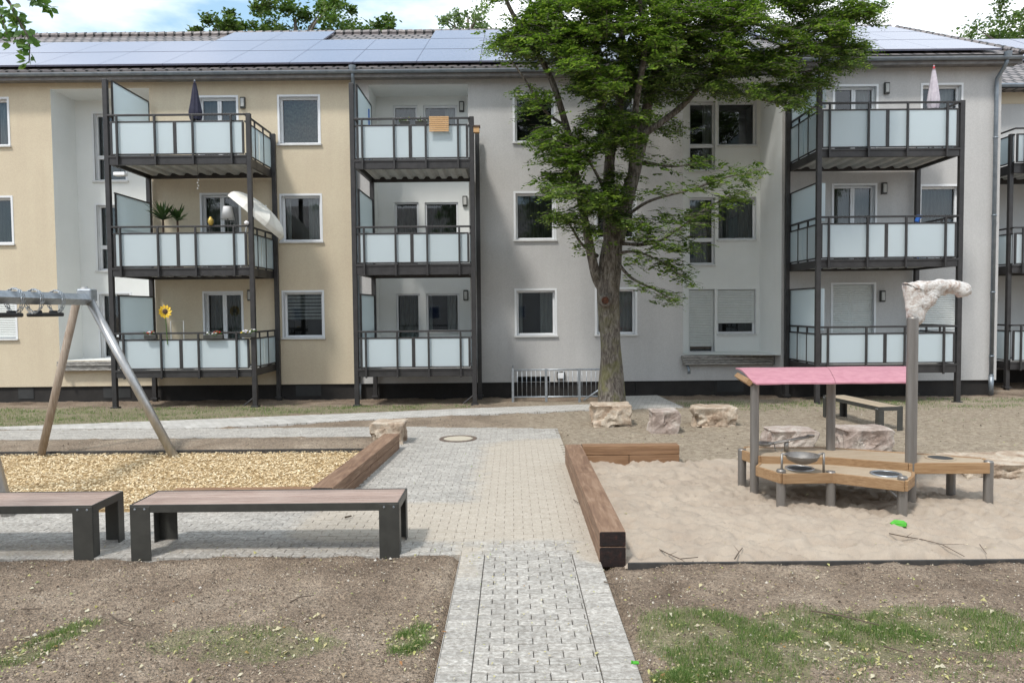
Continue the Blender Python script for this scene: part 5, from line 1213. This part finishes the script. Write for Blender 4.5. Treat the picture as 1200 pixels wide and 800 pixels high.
# tree whose bough hangs into the upper left corner
t = thing('overhanging_tree', (-6.6, 4.2, 0), 'tree out of view whose bough of round leaves hangs into the upper left corner', 'tree')
YL = 5.4
m = MB(); m.tube([(-6.6, 4.2, -.1), (-6.5, 4.3, 2.5), (-6.4, 4.6, 5.5)], [.2, .17, .1], 14)
tips = [(30, 76), (38, 60), (6, 25), (22, 45), (48, 5), (58, 8), (15, 60), (0, 10), (30, 20)]
st0 = Vector((-6.45, 4.4, 4.6))
bpts = [P(-60, -60, YL), P(-5, -20, YL), P(12, 5, YL)]
m.tube([st0] + bpts, [.05, .03, .02, .01], 8)
ends = []
for a in ([(12, 5), (24, 28), (34, 48), (34, 74)], [(-5, -20), (25, -14), (48, 2), (60, 8)], [(-5, -10), (2, 20), (8, 40)], [(12, 5), (20, 30), (16, 52)]):
    pts = interp([P(x, y, YL + rnd.uniform(-.1, .1)) for x, y in a], 5); m.tube(pts, [.008 - .005 * i / len(pts) for i in range(len(pts))], 6); ends.append(pts)
m.build('trunk', 'bark', t, smooth=True)
m = MB()
for pts in ends:
    for i, p in enumerate(pts):
        for _ in range(3):
            d = Vector((rnd.uniform(-1, 1), rnd.uniform(-.6, .6), rnd.uniform(-1, .3))).normalized(); L_ = rnd.uniform(.05, .075); nn = Vector((rnd.uniform(-.5, .5), rnd.uniform(-1, -.2), rnd.uniform(-.2, 1))).normalized(); s = d.cross(nn).normalized() * L_ * .36; q = p + d * .02
            m.add([q, q + d * L_ * .25 + s * .8, q + d * L_ * .6 + s, q + d * L_, q + d * L_ * .6 - s, q + d * L_ * .25 - s * .8], [(0, 1, 2, 3, 4, 5)])
m.build('foliage', 'leaves_bright', t)

# trees and a house across the lawn, behind the photographer (they are what the windows mirror)
def copy_tree(o, loc, label, sc=1):
    c = o.copy(); COL.objects.link(c); c.location = loc; c.scale = (sc, sc, sc); c['label'] = label
    c['group'] = 'trees behind the photographer'
    for ch in list(o.children): d = ch.copy(); COL.objects.link(d); d.parent = c
    return c
src = [o for o in COL.objects if o.name.startswith('background_tree')][2]
for i, (x, y, s) in enumerate(((-22, -13, .9), (-13, -17, 1.0), (-4.5, -19, .85), (6, -18, 1.0), (15, -14, .9), (24, -16, 1.1))):
    copy_tree(src, (x, y, 0), ('first', 'second', 'third', 'fourth', 'fifth', 'sixth')[i] + ' dark tree from the left in the row behind the photographer', s * .78)

t = thing('apartment_house', (0, -27, 0), 'grey three storey house behind the photographer, mirrored in the window panes', 'house')
m = MB(); rw_ = [(x, x + 1.3, z, z + 1.3) for x in range(-24, 25, 4) for z in (1.4, 4.1, 6.8)]
m.box(-28, 28, -36, -27, -.2, 9); m.build('wall', 'grey_stucco', t)
m = MB(); m.add([(-28.5, -26.4, 8.9), (28.5, -26.4, 8.9), (28.5, -31.5, 12.4), (-28.5, -31.5, 12.4), (28.5, -36.6, 8.9), (-28.5, -36.6, 8.9)], [(0, 1, 2, 3), (3, 2, 4, 5), (0, 3, 5), (1, 4, 2)]); m.build('roof', 'roof_tiles', t)
for q in rw_:
    m = MB(); m.box(q[0], q[1], -27.0 + .004, -26.96, q[2], q[3]); W = m.build('window', 'white_plastic', t); m = MB(); m.box(q[0] + .12, q[1] - .12, -26.955, -26.94, q[2] + .12, q[3] - .12); m.build('pane', 'blue_glass', W)
# ================================================================== LOOSE GROUND STUFF
def gz(x, y): return zone_h(x, y)
# wood chips
m = MB()
for i in range(46000):
    x, y = rnd.uniform(-12, -2.32), 8.56 + 3.44 * rnd.random() ** 1.15
    if x / y < -.78 or (x > -2.36 and y < 10) : continue
    if -4.05 < x and y < 8.74: continue
    q = rnd.uniform(0, math.pi); d = Vector((math.cos(q), math.sin(q), rnd.uniform(-.35, .35))) * rnd.uniform(.010, .024); s = Vector((-math.sin(q), math.cos(q), rnd.uniform(-.4, .4))) * rnd.uniform(.004, .009); c = Vector((x, y, .0 + rnd.uniform(0, .022)))
    m.face([c - d - s, c + d * .9 - s, c + d + s, c - d * .8 + s])
tag(m.build('wood_chips', 'chips'), 'layer of pale wood chips filling the swing area', 'wood chips', kind='stuff')
# pebbles and clods
def free(x, y): return not ((-.53 < x < .82 and y < 6.95) or (y > 6.9 and y < 8.55 and x < .85) or inside(x, y, SANDPIT) or (6.6 < y < 11.1 and .75 < x < 1.06) or (8.5 < y < 14.27 - .14 * x and -2.3 < x < .92) or (x < -2 and (8.4 < y < 12.1 or 13.35 < y < 14.65)) or inside(x, y, UPATH))
m = MB(); cnt = 0
while cnt < 34000:
    y = 4.2 + 3 * rnd.random() if rnd.random() < .8 else rnd.uniform(7, 18); x = rnd.uniform(-.74, .74) * y
    if not free(x, y): continue
    cnt += 1; r = rnd.uniform(.0025, .008) * (1 if rnd.random() < .95 else 2.2) * (1 + (y > 8) * .5); z = gz(x, y); a, b = rnd.uniform(.6, 1.2), rnd.uniform(.6, 1.2)
    m.add([(x - r * a, y - r * .3, z), (x, y - r, z), (x + r * b, y, z), (x + r * .2, y + r, z), (x + r * rnd.uniform(-.3, .3), y, z + r * .95)], [(0, 1, 4), (1, 2, 4), (2, 3, 4), (3, 0, 4)])
tag(m.build('clods_and_pebbles', 'pebbles'), 'fine clods and pebbles strewn over the bare soil', 'pebbles', kind='stuff')
# fallen leaves
m = MB()
def fallen(x, y, z, L_):
    q = rnd.uniform(0, 2 * math.pi); d = Vector((math.cos(q), math.sin(q), rnd.uniform(-.1, .5))) * L_; s = Vector((-math.sin(q), math.cos(q), rnd.uniform(-.5, .5))) * L_ * rnd.uniform(.18, .4); c = Vector((x, y, z + .008)); mid = c + d * .5 + Vector((0, 0, rnd.uniform(0, .4) * L_))
    m.add([c, mid + s, c + d, mid - s, mid], [(0, 4, 1), (1, 4, 2), (2, 4, 3), (3, 4, 0)])
cnt = 0
while cnt < 3200:
    u = rnd.random()
    if u < .62:
        g = rnd.choice(GR); x, y = rnd.gauss(g[0], g[2] * .65), rnd.gauss(g[1], g[3] * .8)
        if not free(x, y) or y < 4: continue
    else:
        y = 4.2 + 3 * rnd.random() if u < .9 else rnd.uniform(7, 18); x = rnd.uniform(-.74, .74) * y
    z = gz(x, y) if free(x, y) else 0.004
    if 8.5 < y < 12.1 and x < -2: continue
    if inside(x, y, SANDPIT): 
        if rnd.random() < .8: continue
        z = sand_h(x, y)
    cnt += 1; fallen(x, y, z, rnd.uniform(.012, .026) * (1.9 if rnd.random() < .15 else 1))
tag(m.build('leaf_litter', 'litter'), 'yellow and green fallen leaves scattered over soil and grass', 'leaves', kind='stuff')
# grass
m = MB(); cnt = 0
def blade(x, y, z, h, wd):
    q = rnd.uniform(0, 2 * math.pi); l = Vector((rnd.uniform(-.6, .6), rnd.uniform(-.6, .6), 0)) * h; s = Vector((math.cos(q), math.sin(q), 0)) * wd; b = Vector((x, y, z - .005))
    m.add([b - s, b + s, b + s * .6 + l * .35 + Vector((0, 0, h * .6)), b - s * .6 + l * .35 + Vector((0, 0, h * .6)), b + l + Vector((0, 0, h))], [(0, 1, 2, 3), (3, 2, 4)])
tries = 0
while cnt < 25000 and tries < 400000:
    tries += 1; g = rnd.choice(GR[:3] + GR); x, y = rnd.gauss(g[0], g[2] * .75), rnd.gauss(g[1], g[3] * .85)
    if y < 4.1: continue
    a = grass_amt(x, y); cl = .42 + 1.0 * mn.noise(Vector((x * 2.2, y * 3.2, 5))) + .9 * mn.noise(Vector((x * 8, y * 8, 1)))
    if not free(x, y) or rnd.random() > a * max(0, cl): continue
    cnt += 1; blade(x, y, gz(x, y), rnd.uniform(.02, .06) * (.6 + .5 * a), .0014)
cnt = 0; tries = 0
while cnt < 13000 and tries < 400000:
    tries += 1; x, y = rnd.uniform(-13, 14), rnd.uniform(12.3, 18.9)
    a = grass_amt(x, y); cl = .45 + 1.1 * mn.noise(Vector((x * .9, y * 1.6, 5))) + .4 * mn.noise(Vector((x * 5, y * 5, 1)))
    if not free(x, y) or rnd.random() > a * max(0, cl): continue
    cnt += 1; blade(x, y, gz(x, y), rnd.uniform(.03, .07), .004)
tag(m.build('grass', 'grass_blades'), 'sparse young grass growing in patches on the bare soil', 'grass', kind='stuff')

for o in bpy.data.objects:
    if '_o' in o: del o['_o']
